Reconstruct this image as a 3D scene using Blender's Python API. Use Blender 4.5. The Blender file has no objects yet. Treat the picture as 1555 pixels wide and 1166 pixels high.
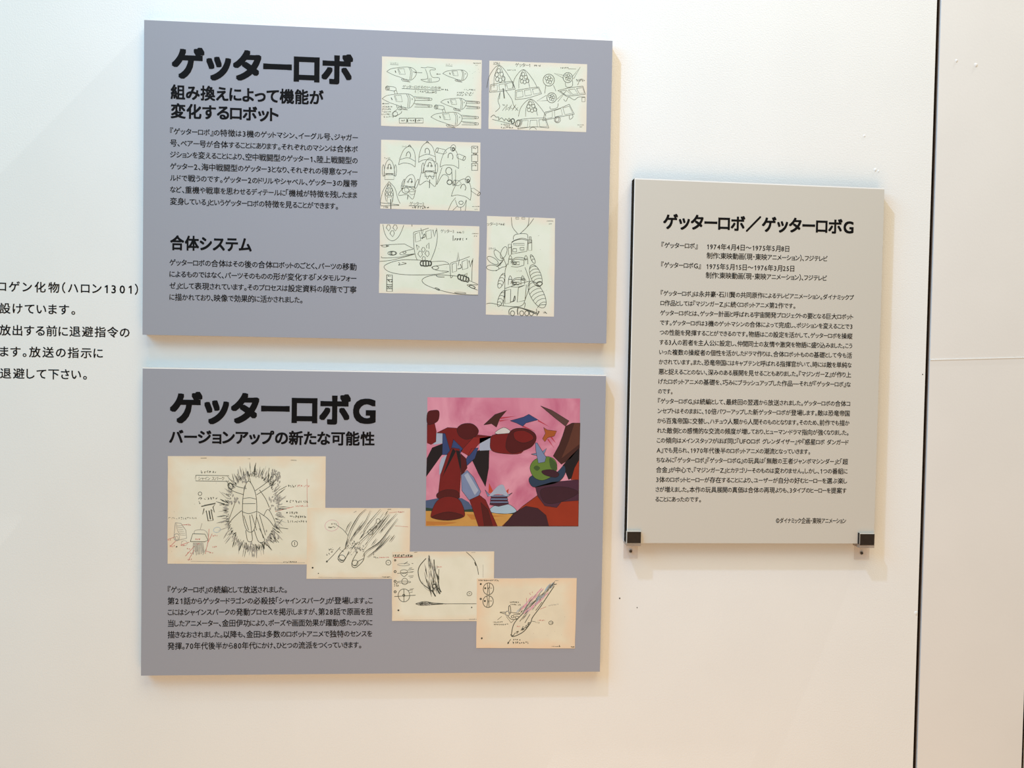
import bpy, bmesh, math, random
from mathutils import Vector, Euler, Matrix
random.seed(7)
sc = bpy.context.scene
C = sc.collection
W, H, F = 1555, 1166, 1400.0
# ------------------------------------------------------------------ camera
CAM = Vector((-.3085, -1.5088, .3042))
ROT = Euler((1.5401, -.0178, -.0765), 'XYZ')
cd = bpy.data.cameras.new('camera'); cam = bpy.data.objects.new('camera', cd); C.objects.link(cam)
cam.location = CAM; cam.rotation_euler = ROT
cd.sensor_width = 36; cd.lens = F / W * 36; cd.clip_start = .01
sc.camera = cam
# ------------------------------------------------------------------ light
sc.view_settings.view_transform = 'Standard'; sc.view_settings.look = 'None'
sc.view_settings.exposure = 0.0; sc.view_settings.gamma = 1.0
sc.view_settings.use_curve_mapping = False
wd = bpy.data.worlds.new('world'); sc.world = wd; wd.use_nodes = True
wd.node_tree.nodes['Background'].inputs[0].default_value = (.97, 1, .90, 1)
wd.node_tree.nodes['Background'].inputs[1].default_value = .355

def lamp(name, kind, loc, target, energy, color, size=.1, angle=60, blend=.8, size_y=None):
    d = bpy.data.lights.new(name, kind); o = bpy.data.objects.new(name, d); C.objects.link(o)
    o.location = loc; o.rotation_euler = (Vector(target) - Vector(loc)).to_track_quat('-Z', 'Y').to_euler()
    d.energy = energy; d.color = color
    if kind == 'SPOT':
        d.spot_size = math.radians(angle); d.spot_blend = blend; d.shadow_soft_size = size
    elif kind == 'AREA':
        d.size = size
        if size_y: d.shape = 'RECTANGLE'; d.size_y = size_y
    else: d.shadow_soft_size = size
    return o
LAMPS = [
 ('ceiling_spot', 'SPOT', (-1.05, -1.10, 2.45), (.06, 0, .95), 137, (.46, .65, 1), .04, 62, 1.0),
 ('wall_washer', 'SPOT', (1.9, -.25, 3.7), (-1.0, 0, .8), 430, (1, 1, 1), .010, 64, 1.0),
 ('ceiling_light_left', 'AREA', (-2.4, -1.6, 1.9), (-.5, 0, .3), 50, (.15, .56, .94), 1.6),
 ('ceiling_light', 'AREA', (0, -1.6, 2.6), (0, 0, .5), 41, (1, .83, .54), 1.8),
 ('floor_bounce_fill', 'AREA', (-.1, -1.7, -1.4), (-.1, 0, .2), 23, (1, .47, .12), 1.8),  # added area lamp in place of warm bounce from the unseen floor
]
for l in LAMPS: lamp(*l)

# ------------------------------------------------------------------ helpers
Rm = ROT.to_matrix()
def at(px, py, depth=0.0):
    """point on the plane y = -depth that the photograph shows at pixel px, py"""
    d = Rm @ Vector(((px - W / 2) / F, -(py - H / 2) / F, -1.0))
    t = (-depth - CAM.y) / d.y
    return CAM + d * t

def lin(c):
    c = [x / 255 for x in c[:3]]
    return tuple((x / 12.92 if x <= .04045 else ((x + .055) / 1.055) ** 2.4) for x in c) + (1,)

def mat(name, rgb, rough=.6, var=0, vscale=30, bump=0, bscale=300, metal=0, trans=0, spec=.5, rgb2=None, ior=1.49):
    m = bpy.data.materials.new(name); m.use_nodes = True
    nt = m.node_tree; b = nt.nodes['Principled BSDF']
    col = lin(rgb); b.inputs['Base Color'].default_value = col
    b.inputs['Roughness'].default_value = rough; b.inputs['Metallic'].default_value = metal
    b.inputs['Transmission Weight'].default_value = trans; b.inputs['IOR'].default_value = ior
    b.inputs['Specular IOR Level'].default_value = spec
    tc = nt.nodes.new('ShaderNodeTexCoord')
    if var or rgb2:
        n = nt.nodes.new('ShaderNodeTexNoise'); n.inputs['Scale'].default_value = vscale; n.inputs['Detail'].default_value = 5
        nt.links.new(tc.outputs['Object'], n.inputs['Vector'])
        r = nt.nodes.new('ShaderNodeValToRGB'); nt.links.new(n.outputs['Fac'], r.inputs['Fac'])
        r.color_ramp.elements[0].position = .35; r.color_ramp.elements[1].position = .65
        c2 = lin(rgb2) if rgb2 else tuple(min(1, x * (1 + var)) for x in col[:3]) + (1,)
        c1 = col if rgb2 else tuple(x * (1 - var) for x in col[:3]) + (1,)
        r.color_ramp.elements[0].color = c1; r.color_ramp.elements[1].color = c2
        nt.links.new(r.outputs['Color'], b.inputs['Base Color'])
    if bump:
        n2 = nt.nodes.new('ShaderNodeTexNoise'); n2.inputs['Scale'].default_value = bscale; n2.inputs['Detail'].default_value = 3
        nt.links.new(tc.outputs['Object'], n2.inputs['Vector'])
        bp = nt.nodes.new('ShaderNodeBump'); bp.inputs['Strength'].default_value = 1; bp.inputs['Distance'].default_value = bump
        nt.links.new(n2.outputs['Fac'], bp.inputs['Height']); nt.links.new(bp.outputs['Normal'], b.inputs['Normal'])
    return m

M = {}
M['wall'] = mat('wall_paint', (236, 236, 234), .55, .012, 6, .00028, 420, spec=.3)
M['wall2'] = mat('side_wall_paint', (230, 227, 223), .5, .012, 8, .00012, 300, spec=.3)
M['cavity'] = mat('dark_cavity', (38, 30, 22), .8, .1, 20)
M['gasket'] = mat('rubber_gasket', (26, 18, 12), .8, .2, 60, spec=.05)
M['gasket_lip'] = mat('grey_gasket_lip', (96, 86, 80), .5, .1, 60)
M['grey'] = mat('print_grey', (155, 156, 165), .55, .008, 900, spec=.25)
M['grey2'] = mat('print_warm_grey', (202, 197, 187), .55, .008, 900, spec=.25)
M['rim'] = mat('white_laminate', (240, 240, 238), .5, .01, 80)
M['foam'] = mat('foam_board_edge', (176, 172, 168), .8, .05, 200)
M['black_foam'] = mat('black_board_edge', (40, 32, 22), .9, .15, 200, spec=.05)
M['ink'] = mat('black_ink', (13, 11, 12), .6, .05, 300, spec=.12)
M['pencil'] = mat('pencil_ink', (74, 76, 66), .6, .25, 260, spec=.2)
M['graphite'] = mat('graphite_shading', (158, 154, 144), .6, .2, 260, spec=.2)
M['red_pencil'] = mat('red_pencil', (196, 120, 112), .6, .2, 260, spec=.2)
M['pink_pencil'] = mat('pink_pencil', (214, 160, 172), .6, .1, 260, spec=.2)
M['blue_pencil'] = mat('blue_pencil', (150, 172, 190), .6, .1, 260, spec=.2)

def paper(name, a, b, edge, ew=.10):
    """aged paper: mottled, yellower towards its own edges"""
    m = mat(name, a, .6, 0, 22, rgb2=b, spec=.2)
    nt = m.node_tree; bs = nt.nodes['Principled BSDF']
    src = bs.inputs['Base Color'].links[0].from_socket
    tc = nt.nodes.new('ShaderNodeTexCoord'); sp = nt.nodes.new('ShaderNodeSeparateXYZ')
    nt.links.new(tc.outputs['Generated'], sp.inputs[0])
    def mth(op, x, y=None):
        n = nt.nodes.new('ShaderNodeMath'); n.operation = op
        for i, v in enumerate((x, y)):
            if v is None: continue
            if isinstance(v, (int, float)): n.inputs[i].default_value = v
            else: nt.links.new(v, n.inputs[i])
        return n.outputs[0]
    dx = mth('MINIMUM', sp.outputs['X'], mth('SUBTRACT', 1, sp.outputs['X']))
    dz = mth('MINIMUM', sp.outputs['Z'], mth('SUBTRACT', 1, sp.outputs['Z']))
    d = mth('MINIMUM', dx, dz)
    ns = nt.nodes.new('ShaderNodeTexNoise'); ns.inputs['Scale'].default_value = 40
    nt.links.new(tc.outputs['Object'], ns.inputs['Vector'])
    d = mth('ADD', d, mth('MULTIPLY', mth('SUBTRACT', ns.outputs['Fac'], .5), .14))
    mr = nt.nodes.new('ShaderNodeMapRange'); mr.inputs['From Min'].default_value = 0; mr.inputs['From Max'].default_value = ew
    mr.inputs['To Min'].default_value = 1; mr.inputs['To Max'].default_value = 0
    nt.links.new(d, mr.inputs['Value'])
    mx = nt.nodes.new('ShaderNodeMix'); mx.data_type = 'RGBA'
    nt.links.new(mr.outputs[0], mx.inputs['Factor']); nt.links.new(src, mx.inputs[6]); mx.inputs[7].default_value = lin(edge)
    nt.links.new(mx.outputs[2], bs.inputs['Base Color'])
    return m
M['paper'] = paper('sketch_paper', (214, 219, 200), (221, 224, 209), (224, 214, 196))
M['old_paper'] = paper('aged_sketch_paper', (220, 216, 196), (228, 224, 206), (226, 208, 182), .11)
M['old_paper2'] = paper('yellowed_sketch_paper', (221, 210, 186), (229, 219, 194), (229, 202, 172), .14)

def world_loc(o):
    v = Vector((0, 0, 0))
    while o: v = v + o.location; o = o.parent
    return v
def obj(name, verts, faces, mats, parent=None, idx=None, smooth=False, label=None):
    off = world_loc(parent) if parent else Vector((0, 0, 0))
    me = bpy.data.meshes.new(name)
    me.from_pydata([tuple(Vector(v) - off) for v in verts], [], faces)
    for m in (mats if isinstance(mats, list) else [mats]): me.materials.append(m)
    if idx: me.polygons.foreach_set('material_index', idx)
    if smooth: me.polygons.foreach_set('use_smooth', [True] * len(faces))
    me.update()
    o = bpy.data.objects.new(name, me); C.objects.link(o)
    if parent: o.parent = parent
    if label: o['label'] = label
    return o
def bm_obj(name, bm, mats, parent=None, label=None):
    off = world_loc(parent) if parent else Vector((0, 0, 0))
    bmesh.ops.translate(bm, verts=bm.verts, vec=-off)
    me = bpy.data.meshes.new(name); bm.to_mesh(me); bm.free()
    for m in (mats if isinstance(mats, list) else [mats]): me.materials.append(m)
    o = bpy.data.objects.new(name, me); C.objects.link(o)
    if parent: o.parent = parent
    if label: o['label'] = label
    return o
def box_bm(x0, x1, y0, y1, z0, z1, bev=0, bm=None, seg=2):
    b = bmesh.new()
    r = bmesh.ops.create_cube(b, size=1)
    for v in b.verts:
        v.co = Vector((x0 + (v.co.x + .5) * (x1 - x0), y0 + (v.co.y + .5) * (y1 - y0), z0 + (v.co.z + .5) * (z1 - z0)))
    if bev: bmesh.ops.bevel(b, geom=b.edges[:], offset=bev, segments=seg, affect='EDGES')
    if bm is None: return b
    tmp = bpy.data.meshes.new('tmp'); b.to_mesh(tmp); b.free(); bm.from_mesh(tmp); bpy.data.meshes.remove(tmp)
    return bm
def prism(quad, y_front, y_back):
    """closed slab from a front quad (TL, TR, BR, BL as x, z)"""
    v = [(x, y_front, z) for x, z in quad] + [(x, y_back, z) for x, z in quad]
    f = [(3, 2, 1, 0)] + [(i, (i + 1) % 4, 4 + (i + 1) % 4, 4 + i) for i in range(4)] + [(4, 5, 6, 7)]
    return v, f
def empty(name, loc, label, cat, group=None):
    o = bpy.data.objects.new(name, None); C.objects.link(o); o.location = loc
    o.empty_display_size = .05
    o['label'] = label; o['category'] = cat
    if group: o['group'] = group
    return o

# ------------------------------------------------------------------ lettering
GL = {}; DEBUG = False
def need(strings, off):
    for s in strings:
        for ch in s:
            if ch != ' ' and (ch, off) not in GL: GL[(ch, off)] = None
def build_glyphs():
    tmp = []
    for (ch, off) in list(GL):
        c = bpy.data.curves.new('glyph', 'FONT'); c.body = ch; c.size = 1; c.resolution_u = 2 if off < .02 else 4; c.offset = 0
        o = bpy.data.objects.new('glyph', c); C.objects.link(o); tmp.append((ch, off, o))
    bpy.context.view_layer.update()
    dg = bpy.context.evaluated_depsgraph_get()
    for ch, off, o in tmp:
        me = bpy.data.meshes.new_from_object(o.evaluated_get(dg))
        vs = [(v.co.x, v.co.y) for v in me.vertices]; fs = [tuple(p.vertices) for p in me.polygons]
        if ch == '1':                                   # the flag of the figure one
            xl_, yt = min(v[0] for v in vs), max(v[1] for v in vs); n_ = len(vs)
            vs += [(xl_ + .02, yt), (xl_ - .135, yt - .115), (xl_ - .135, yt - .205), (xl_ + .02, yt - .105)]; fs.append((n_, n_ + 1, n_ + 2, n_ + 3))
        GL[(ch, off)] = (vs, fs, min(v[0] for v in vs), max(v[0] for v in vs))
        bpy.data.meshes.remove(me)
    for ch, off, o in tmp:
        c = o.data; bpy.data.objects.remove(o); bpy.data.curves.remove(c)
LIGHT, BODY, BOLD, HEAVY = 0.0, .018, .031, .044
RING = {LIGHT: 0, BODY: 4, BOLD: 8, HEAVY: 12}
def is_kana(ch): return '\u3040' <= ch <= '\u30ff'
def is_kanji(ch): return '\u4e00' <= ch <= '\u9fff'
class Lettering:
    def __init__(s, depth, eps=.00015): s.v = []; s.f = []; s.y = -depth - eps; s.d = depth
    def line(s, text, xl, yl, xr, em_px, off, wall=None):
        """one printed line: ink from pixel xl to xr, centred on pixel row yl at its left end"""
        a = at(xl, yl, s.d); z = a.z
        x1 = at(xr, yl + (xr - xl) * .02, s.d).x
        em = (at(xl, yl - em_px / 2, s.d) - at(xl, yl + em_px / 2, s.d)).length
        width = x1 - a.x
        small = off == BODY and wall is None
        cell = []
        for ch in text:
            if ch == ' ': cell.append((.33, 0, 1, 1)); continue
            g = GL[(ch, off)]; w = g[3] - g[2] + 2 * off
            kx, ky = ((.86, .90) if is_kana(ch) else (.97, 1)) if small else (1, 1)
            if is_kanji(ch): ad = max(.93, w + .04) * kx
            elif ch.isdigit(): ad = max(.56, w + .1) if small else w + .14
            else: ad = w * kx + (.08 if ch.isascii() else .05)
            if ch in '、。' : ad += .06
            if ch == '・': ad += .12
            cell.append((ad, w * kx, kx, ky))
        nat = sum(c[0] for c in cell) * em
        gap = (width - nat) / max(1, len(text) - 1); sx = 1.0
        if gap < 0: sx = width / nat; gap = 0
        if DEBUG: print('LINE', text[:10], 'sx %.2f gap %.3f' % (sx, gap / em))
        x = a.x; k = RING[off]
        ring = [(0, 0)] + [(off * math.cos(2 * math.pi * (j + .5) / k), off * math.sin(2 * math.pi * (j + .5) / k)) for j in range(k)]
        if k >= 8: o_ = off * .92; u_ = (-1, -.5, 0, .5, 1) if k == 12 else (-1, 0, 1); ring = [(0, 0)] + [(a_ * o_, b_ * o_) for a_ in u_ for b_ in u_ if abs(a_) == 1 or abs(b_) == 1]
        for ch, (ad, w, kx, ky) in zip(text, cell):
            if ch != ' ':
                vs, fs, mn, mxx = GL[(ch, off)]; pad = (ad - w) / 2 if ch not in '、。' else .03
                for j, (ox, oy) in enumerate(ring):
                    base = len(s.v)
                    for vx, vy in vs:
                        s.v.append((x + ((vx - mn + off + ox) * kx + pad) * em * sx, s.y - j * 3e-6, z + (vy - .38 + oy) * ky * em))
                    s.f += [tuple(base + i for i in f) for f in fs]
            x += ad * em * sx + gap
    def make(s, name, parent, m=None, label=None):
        return obj(name, s.v, s.f, m or M['ink'], parent, label=label)

P1_BODY = [("『ゲッターロボ』の特徴は3機のゲットマシン、イーグル号、ジャガー", 199, 543.9), ("号、ベアー号が合体することにあります。それぞれのマシンは合体ボ", 216.8, 543.7),
 ("ジションを変えることにより、空中戦闘型のゲッター1、陸上戦闘型の", 234.3, 543.5), ("ゲッター2、海中戦闘型のゲッター3となり、それぞれの得意なフィー", 252, 543.3),
 ("ルドで戦うのです。ゲッター2のドリルやシャベル、ゲッター3の履帯", 269.8, 543), ("など、重機や戦車を思わせるディテールに「機械が特徴を残したまま", 287.5, 542.8),
 ("変身している」というゲッターロボの特徴を見ることができます。", 305.3, 514.4)]
P1_BODY2 = [("ゲッターロボの合体はその後の合体ロボットのごとく、パーツの移動", 398.2, 541.8), ("によるものではなく、パーツそのものの形が変化する「メタモルフォー", 415.9, 541.6),
 ("ゼ」として表現されています。そのプロセスは設定資料の段階で丁寧", 433.4, 541.5), ("に描かれており、映像で効果的に活かされました。", 450.8, 460.3)]
P2_BODY = [("『ゲッターロボ』の続編として放送されました。", 895.3, 436.6), ("第21話からゲッタードラゴンの必殺技「シャインスパーク」が登場します。こ", 912.4, 566.2),
 ("こにはシャインスパークの発動プロセスを掲示しますが、第28話で原画を担", 929.5, 566), ("当したアニメーター、金田伊功により、ポーズや画面効果が躍動感たっぷりに", 946.4, 565.8),
 ("描きなおされました。以降も、金田は多数のロボットアニメで独特のセンスを", 963.6, 565.5), ("発揮。70年代後半から80年代にかけ、ひとつの流派をつくっていきます。", 980.8, 549.5)]
P3_INFO = [("『ゲッターロボ』", 1004.1, 372, 1059.8), ("1974年4月4日〜1975年5月8日", 1072.3, 374.3, 1199.7), ("制作：東映動画（現・東映アニメーション）、フジテレビ", 1072.9, 387.9, 1257),
 ("『ゲッターロボG』", 1003.6, 402, 1064.6), ("1975年5月15日〜1976年3月25日", 1071.5, 404.3, 1207.3), ("制作：東映動画（現・東映アニメーション）、フジテレビ", 1071.5, 417.7, 1256)]
P3_BODY = [("『ゲッターロボ』は永井豪・石川賢の共同原作によるテレビアニメーション。ダイナミックプ", 1297), ("ロ作品としては『マジンガーZ』に続くロボットアニメ第2作です。", 1208.5),
 ("ゲッターロボとは、ゲッター計画と呼ばれる宇宙開発プロジェクトの要となる巨大ロボット", 1296), ("です。ゲッターロボは3機のゲットマシンの合体によって完成し、ポジションを変えることで3", 1295.2),
 ("つの性能を発揮することができるのです。物語はこの設定を活かして、ゲッターロボを操縦", 1294.8), ("する3人の若者を主人公に設定し、仲間同士の友情や激突を物語に盛り込みました。こう", 1294.4),
 ("いった複数の操縦者の個性を活かしたドラマ作りは、合体ロボットものの基礎として今も活", 1294), ("かされています。また、恐竜帝国にはキャプテンと呼ばれる指揮官がいて、時には敵を単純な", 1293.5),
 ("悪と捉えることのない、深みのある展開を見せることもありました。『マジンガーZ』が作り上", 1292.8), ("げたロボットアニメの基礎を、巧みにブラッシュアップした作品―それが『ゲッターロボ』な", 1292.2),
 ("のです。", 1022), ("『ゲッターロボG』は続編として、最終回の翌週から放送されました。ゲッターロボの合体コ", 1291.2),
 ("ンセプトはそのままに、10倍パワーアップした新ゲッターロボが登場します。敵は恐竜帝国", 1290.6), ("から百鬼帝国に交替し、ハチュウ人類から人間そのものとなります。そのため、前作でも描か", 1290.2),
 ("れた敵側との感情的な交流の頻度が増しており、ヒューマン・ドラマ指向が強くなりました。", 1289.3), ("この傾向はメインスタッフがほぼ同じ『UFOロボ グレンダイザー』や『惑星ロボ ダンガード", 1288.8),
 ("A』でも見られ、1970年代後半のロボットアニメの潮流となっていきます。", 1231), ("ちなみに『ゲッターロボ』『ゲッターロボG』の玩具は「無敵の王者ジャンボマシンダー」と「超", 1287.8),
 ("合金」が中心で、『マジンガーZ』とカテゴリーそのものは変わりません。しかし、1つの番組に", 1287.2), ("3体のロボットヒーローが存在することにより、ユーザーが自分の好むヒーローを選ぶ楽し", 1286.6),
 ("さが増えました。本作の玩具展開の真価は合体の再現よりも、3タイプのヒーローを提案す", 1285.5), ("ることにあったのです。", 1065.3)]
COPY = "©ダイナミック企画・東映アニメーション"
WALL_TXT = [("ロゲン化物（ハロン1301）", -4.5, 434.5, 210.3), ("設けています。", -1.5, 467.8, 115.8), ("放出する前に退避指令の", -1.5, 501, 197.4), ("ます。放送の指示に", -.5, 533.5, 156.8), ("退避して下さい。", -.5, 566.6, 133.6)]
need([t[0] for t in P1_BODY + P1_BODY2 + P2_BODY + P3_INFO + P3_BODY] + [COPY], BODY)
need([t[0] for t in WALL_TXT], BODY)
need(["組み換えによって機能が変化するロボット合体システムバージョンアップの新たな可能性ゲッターロボ／ゲッターロボG"], BOLD)
need(["ゲッターロボG"], HEAVY)
need(["ゲッターロボその1への合体システム2345①②③ミサイルG・ドランシャスパーク発光する光りせよ号ジガベアイ-"], LIGHT)
build_glyphs()

# ------------------------------------------------------------------ the setting
GX = .5127
def gap_x(px, py): return at(px, py).x
x_g0 = gap_x(1413.7, 300); x_g1 = gap_x(1420.6, 300)
x_h0 = gap_x(1551.6, 1166); x_h1 = x_h0 + .0075
def struct(o): o['kind'] = 'structure'; return o
ZB, ZT = -1.5, 2.9
wl = struct(bm_obj('wall_left', box_bm(-3.6, x_g0, 0, .035, ZB, ZT, .0004), M['wall']))
cav = struct(bm_obj('wall_behind', box_bm(-3.7, 4.2, .06, .10, ZB, ZT), M['cavity']))
# strip between the two gaps: an upper and a lower board meeting at a fine seam
wm_v = []
root = bpy.data.objects.new('wall_middle', None); C.objects.link(root); root.location = (x_g1, .02, ZB); root['kind'] = 'structure'
s0 = at(1417, 546.2); s1 = at(1555, 542.8)
def zs(x): return s0.z + (s1.z - s0.z) * (x - s0.x) / (s1.x - s0.x)
for nm, q in (('wall_board', [(x_g1, ZT), (x_h0, ZT), (x_h0, zs(x_h0) + .0006), (x_g1, zs(x_g1) + .0006)]),
              ('wall_board', [(x_g1, zs(x_g1) - .0006), (x_h0, zs(x_h0) - .0006), (x_h0, ZB), (x_g1, ZB)])):
    v, f = prism(q, .0012, .045); obj(nm, v, f, M['wall2'], root)
v, f = prism([(x_g1 + .0005, zs(x_g1) + .0007), (x_h0 - .0005, zs(x_h0) + .0007), (x_h0 - .0005, zs(x_h0) - .0007), (x_g1 + .0005, zs(x_g1) - .0007)], .0004, .02)
obj('seam_highlight', v, f, M['rim'], root)  # thin white strip stands in for the highlight along the seam
wr = struct(bm_obj('wall_right', box_bm(x_h1, 4.2, .0, .035, ZB, ZT, .0004), M['wall2']))
# rubber gasket with a grey lip in the first gap
t1 = bpy.data.objects.new('trim_1', None); C.objects.link(t1); t1.location = (x_g0, .02, ZB); t1['kind'] = 'structure'
bm_obj('gasket', box_bm(x_g0 + .0002, x_g1 - .0016, .006, .05, ZB, ZT), M['gasket'], t1)
bm_obj('gasket_lip', box_bm(x_g1 - .0017, x_g1 - .0001, .0045, .05, ZB, ZT, .0004), M['gasket_lip'], t1)
t2 = struct(bm_obj('trim_2', box_bm(x_h0 + .0002, x_h1 - .0002, .008, .05, ZB, ZT), M['gasket']))
# small nibs and specks in the paint
def blob(px, py, r, m, parent, h=.4, yb=0.0, name='paint_nib'):
    p = at(px, py); b = bmesh.new(); bmesh.ops.create_uvsphere(b, u_segments=10, v_segments=6, radius=r)
    for v in b.verts: v.co = Vector((p.x + v.co.x * (1 + .2 * math.sin(v.co.z * 900)), yb + v.co.y * h, p.z + v.co.z * 1.2))
    return bm_obj(name, b, m, parent)
for px, py, r in ((1453, 92, .0022), (1482.5, 98.5, .0028)): blob(px, py, r, M['wall2'], root, .5, .0012)
for px, py, r in ((1312.5, 206.5, .0018), (1329, 258, .0022), (1334, 260, .0016), (1391, 931, .003)): blob(px, py, r, M['wall'], wl, .4)
for px, py, r in ((941, 908.5, .0012), (967.5, 922.5, .0009), (1401, 568.5, .0010)): blob(px, py, r, M['cavity'], wl, .3, name='speck')

# vinyl lettering on the wall
L = Lettering(0, .0002)
for t, xl, y, xr in WALL_TXT: L.line(t, xl, y, xr, 17.4, BODY, True)
p = at(0, 580)
wt = empty('wall_lettering', (p.x, 0, p.z), 'black vinyl lettering in five lines on the bare white wall left of the grey panels', 'lettering')
L.make('lettering', wt)

# ------------------------------------------------------------------ pens for the printed drawings
def catmull(pts, closed=False, n=5):
    if len(pts) < 3: return pts
    P = list(pts); out = []
    if closed: P = [pts[-1]] + P + [pts[0], pts[1]]
    else: P = [pts[0]] + P + [pts[-1]]
    for i in range(1, len(P) - 2):
        a, b, c, d = P[i - 1], P[i], P[i + 1], P[i + 2]
        for k in range(n):
            t = k / n; out.append(tuple(.5 * ((2 * b[j]) + (c[j] - a[j]) * t + (2 * a[j] - 5 * b[j] + 4 * c[j] - d[j]) * t * t + (3 * b[j] - a[j] - 3 * c[j] + d[j]) * t ** 3) for j in (0, 1)))
    out.append(tuple(P[-2])); return out
class Pen:
    """draws in the coordinates of an enlarged view: origin x0, y0 and magnification s"""
    def __init__(s, x0, y0, mag, depth, eps): s.x0, s.y0, s.m, s.d, s.e = x0, y0, mag, depth, eps; s.v = []; s.f = []; s.i = []; s.mats = []; s.let = {}
    def P(s, p): return at(s.x0 + p[0] / s.m, s.y0 + p[1] / s.m, s.d)
    def mi(s, m):
        if m not in s.mats: s.mats.append(m)
        return s.mats.index(m)
    def stroke(s, pts, w=.65, m='pencil', closed=False, smooth=True, jit=1.2, taper=False):
        if jit: pts = [(x + random.uniform(-jit, jit), y + random.uniform(-jit, jit)) for x, y in pts]
        if taper and len(pts) == 2: pts = [pts[0], ((pts[0][0] + pts[1][0]) / 2, (pts[0][1] + pts[1][1]) / 2), pts[1]]
        if smooth and len(pts) > 2: pts = catmull(pts, closed)
        elif closed: pts = pts + [pts[0]]
        q = [s.P(p) for p in pts]; w *= .001; n = len(q); base = len(s.v)
        for k in range(n):
            a = q[max(0, k - 1)]; b = q[min(n - 1, k + 1)]
            dx, dz = b.x - a.x, b.z - a.z; l = math.hypot(dx, dz) or 1
            ww = w * .5 * ((1 - .8 * abs(2 * k / (n - 1) - 1)) if taper and n > 1 else 1)
            nx, nz = -dz / l * ww, dx / l * ww
            s.v += [(q[k].x + nx, -s.d - s.e, q[k].z + nz), (q[k].x - nx, -s.d - s.e, q[k].z - nz)]
        je = random.uniform(0, 3e-5)
        s.v[base:] = [(a, y_ - je, c_) for a, y_, c_ in s.v[base:]]
        mi = s.mi(m)
        for k in range(n - 1):
            s.f.append((base + 2 * k, base + 2 * k + 1, base + 2 * k + 3, base + 2 * k + 2)); s.i.append(mi)
    def poly(s, pts, m, layer=0, smooth=False):
        if smooth: pts = catmull(pts, True, 4)[:-1]
        base = len(s.v); y = -s.d - s.e - layer * .00004
        for p in pts:
            q = s.P(p); s.v.append((q.x, y, q.z))
        s.f.append(tuple(range(base, base + len(pts)))); s.i.append(s.mi(m))
        if m[2:] in ('red', 'dred', 'lred', 'blue', 'maroon', 'plum', 'brown', 'orange', 'lime', 'teal', 'spike', 'ochre', 'steel', 'white', 'dome'):
            e0 = s.e; s.e = s.e + layer * .00004 + .00002; s.stroke(pts, .5, 'p_black', True, False, 0); s.e = e0
    def ell(s, cx, cy, rx, ry, rot=0, w=.65, m='pencil', a0=0, a1=360, n=14):
        r = math.radians(rot); pts = []
        k = n if a1 - a0 < 360 else n
        for i in range(k + 1):
            a = math.radians(a0 + (a1 - a0) * i / k)
            x, y = rx * math.cos(a), ry * math.sin(a)
            pts.append((cx + x * math.cos(r) - y * math.sin(r), cy + x * math.sin(r) + y * math.cos(r)))
        s.stroke(pts, w, m, jit=0)
    def scrib(s, x0, y0, x1, h, m='pencil', w=.6, slope=0.0):
        """an illegible scrawl"""
        x = x0
        while x < x1:
            y = y0 + (x - x0) * slope; g = h * random.uniform(.6, .95)
            for k in range(random.choice((2, 3, 3))):
                s.stroke([(x + random.uniform(0, g), y + random.uniform(-h / 2, h / 2)), (x + random.uniform(0, g), y + random.uniform(-h / 2, h / 2))], w, m, jit=0)
            x += g * 1.25
    def hand(s, text, x0, y0, x1, em, m='pencil'):
        L = Lettering(s.d, s.e)
        L.line(text, s.x0 + x0 / s.m, s.y0 + y0 / s.m, s.x0 + x1 / s.m, em / s.m, LIGHT)
        base = len(s.v); s.v += L.v; s.f += [tuple(base + i for i in f) for f in L.f]; s.i += [s.mi(m)] * len(L.f)
    def box(s, x0, y0, x1, y1, w=.6, m='pencil', skew=0):
        s.stroke([(x0, y0), (x1, y0 + skew), (x1, y1 + skew), (x0, y1)], w, m, True, False)
    def specks(s, x0, y0, x1, y1, n, m='pencil'):
        for _ in range(n):
            x, y = random.uniform(x0, x1), random.uniform(y0, y1); s.stroke([(x, y), (x + 3, y + 2)], .5, m, jit=0)
    def make(s, name, parent, label=None):
        return obj(name, s.v, s.f, [M[m] for m in s.mats], parent, s.i, label=label)

def sheet(name, quad, depth, eps, m, parent, label, rough=.0):
    """a printed paper sheet given by its four corners (pixels), edges slightly uneven"""
    pts = []
    for k in range(4):
        a, b = quad[k], quad[(k + 1) % 4]
        for t in range(8):
            u = t / 8; j = random.uniform(-rough, rough) if t else 0
            pts.append((a[0] + (b[0] - a[0]) * u + (j if k % 2 else 0), a[1] + (b[1] - a[1]) * u + (0 if k % 2 else j)))
    front = [at(x, y, depth) for x, y in pts]; n = len(pts)
    v = [(q.x, -depth - eps, q.z) for q in front] + [(q.x, -depth + .0001, q.z) for q in front]
    f = [tuple(range(n))] + [(i, n + i, n + (i + 1) % n, (i + 1) % n) for i in range(n)]
    return obj(name, v, f, m, parent, label=label)

# ------------------------------------------------------------------ panels
def panel(name, q, depth, core, face, label, group=None, rim=(.0009, .0, .0), warp=(0, 0)):
    """q = x0, x1, z0, z1; board core, white laminate sheet, grey print inset from it"""
    x0, x1, z0, z1 = q; tl, tr = z1 + warp[0], z1 + warp[1]
    r = empty(name, ((x0 + x1) / 2, 0, z0), label, 'panel', group)
    v, f = prism([(x0, tl), (x1, tr), (x1, z0), (x0, z0)], -depth + .0012, 0); obj('board', v, f, core, r)
    v, f = prism([(x0, tl), (x1, tr), (x1, z0), (x0, z0)], -depth + .0001, -depth + .0012); obj('laminate', v, f, M['rim'], r)
    t, l, rr = rim
    v, f = prism([(x0 + l, tl - t), (x1 - rr, tr - t), (x1 - rr, z0), (x0 + l, z0)], -depth, -depth + .0001); obj('print', v, f, face, r)
    return r
D1, D3 = .020, .022
e = .0001
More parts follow.
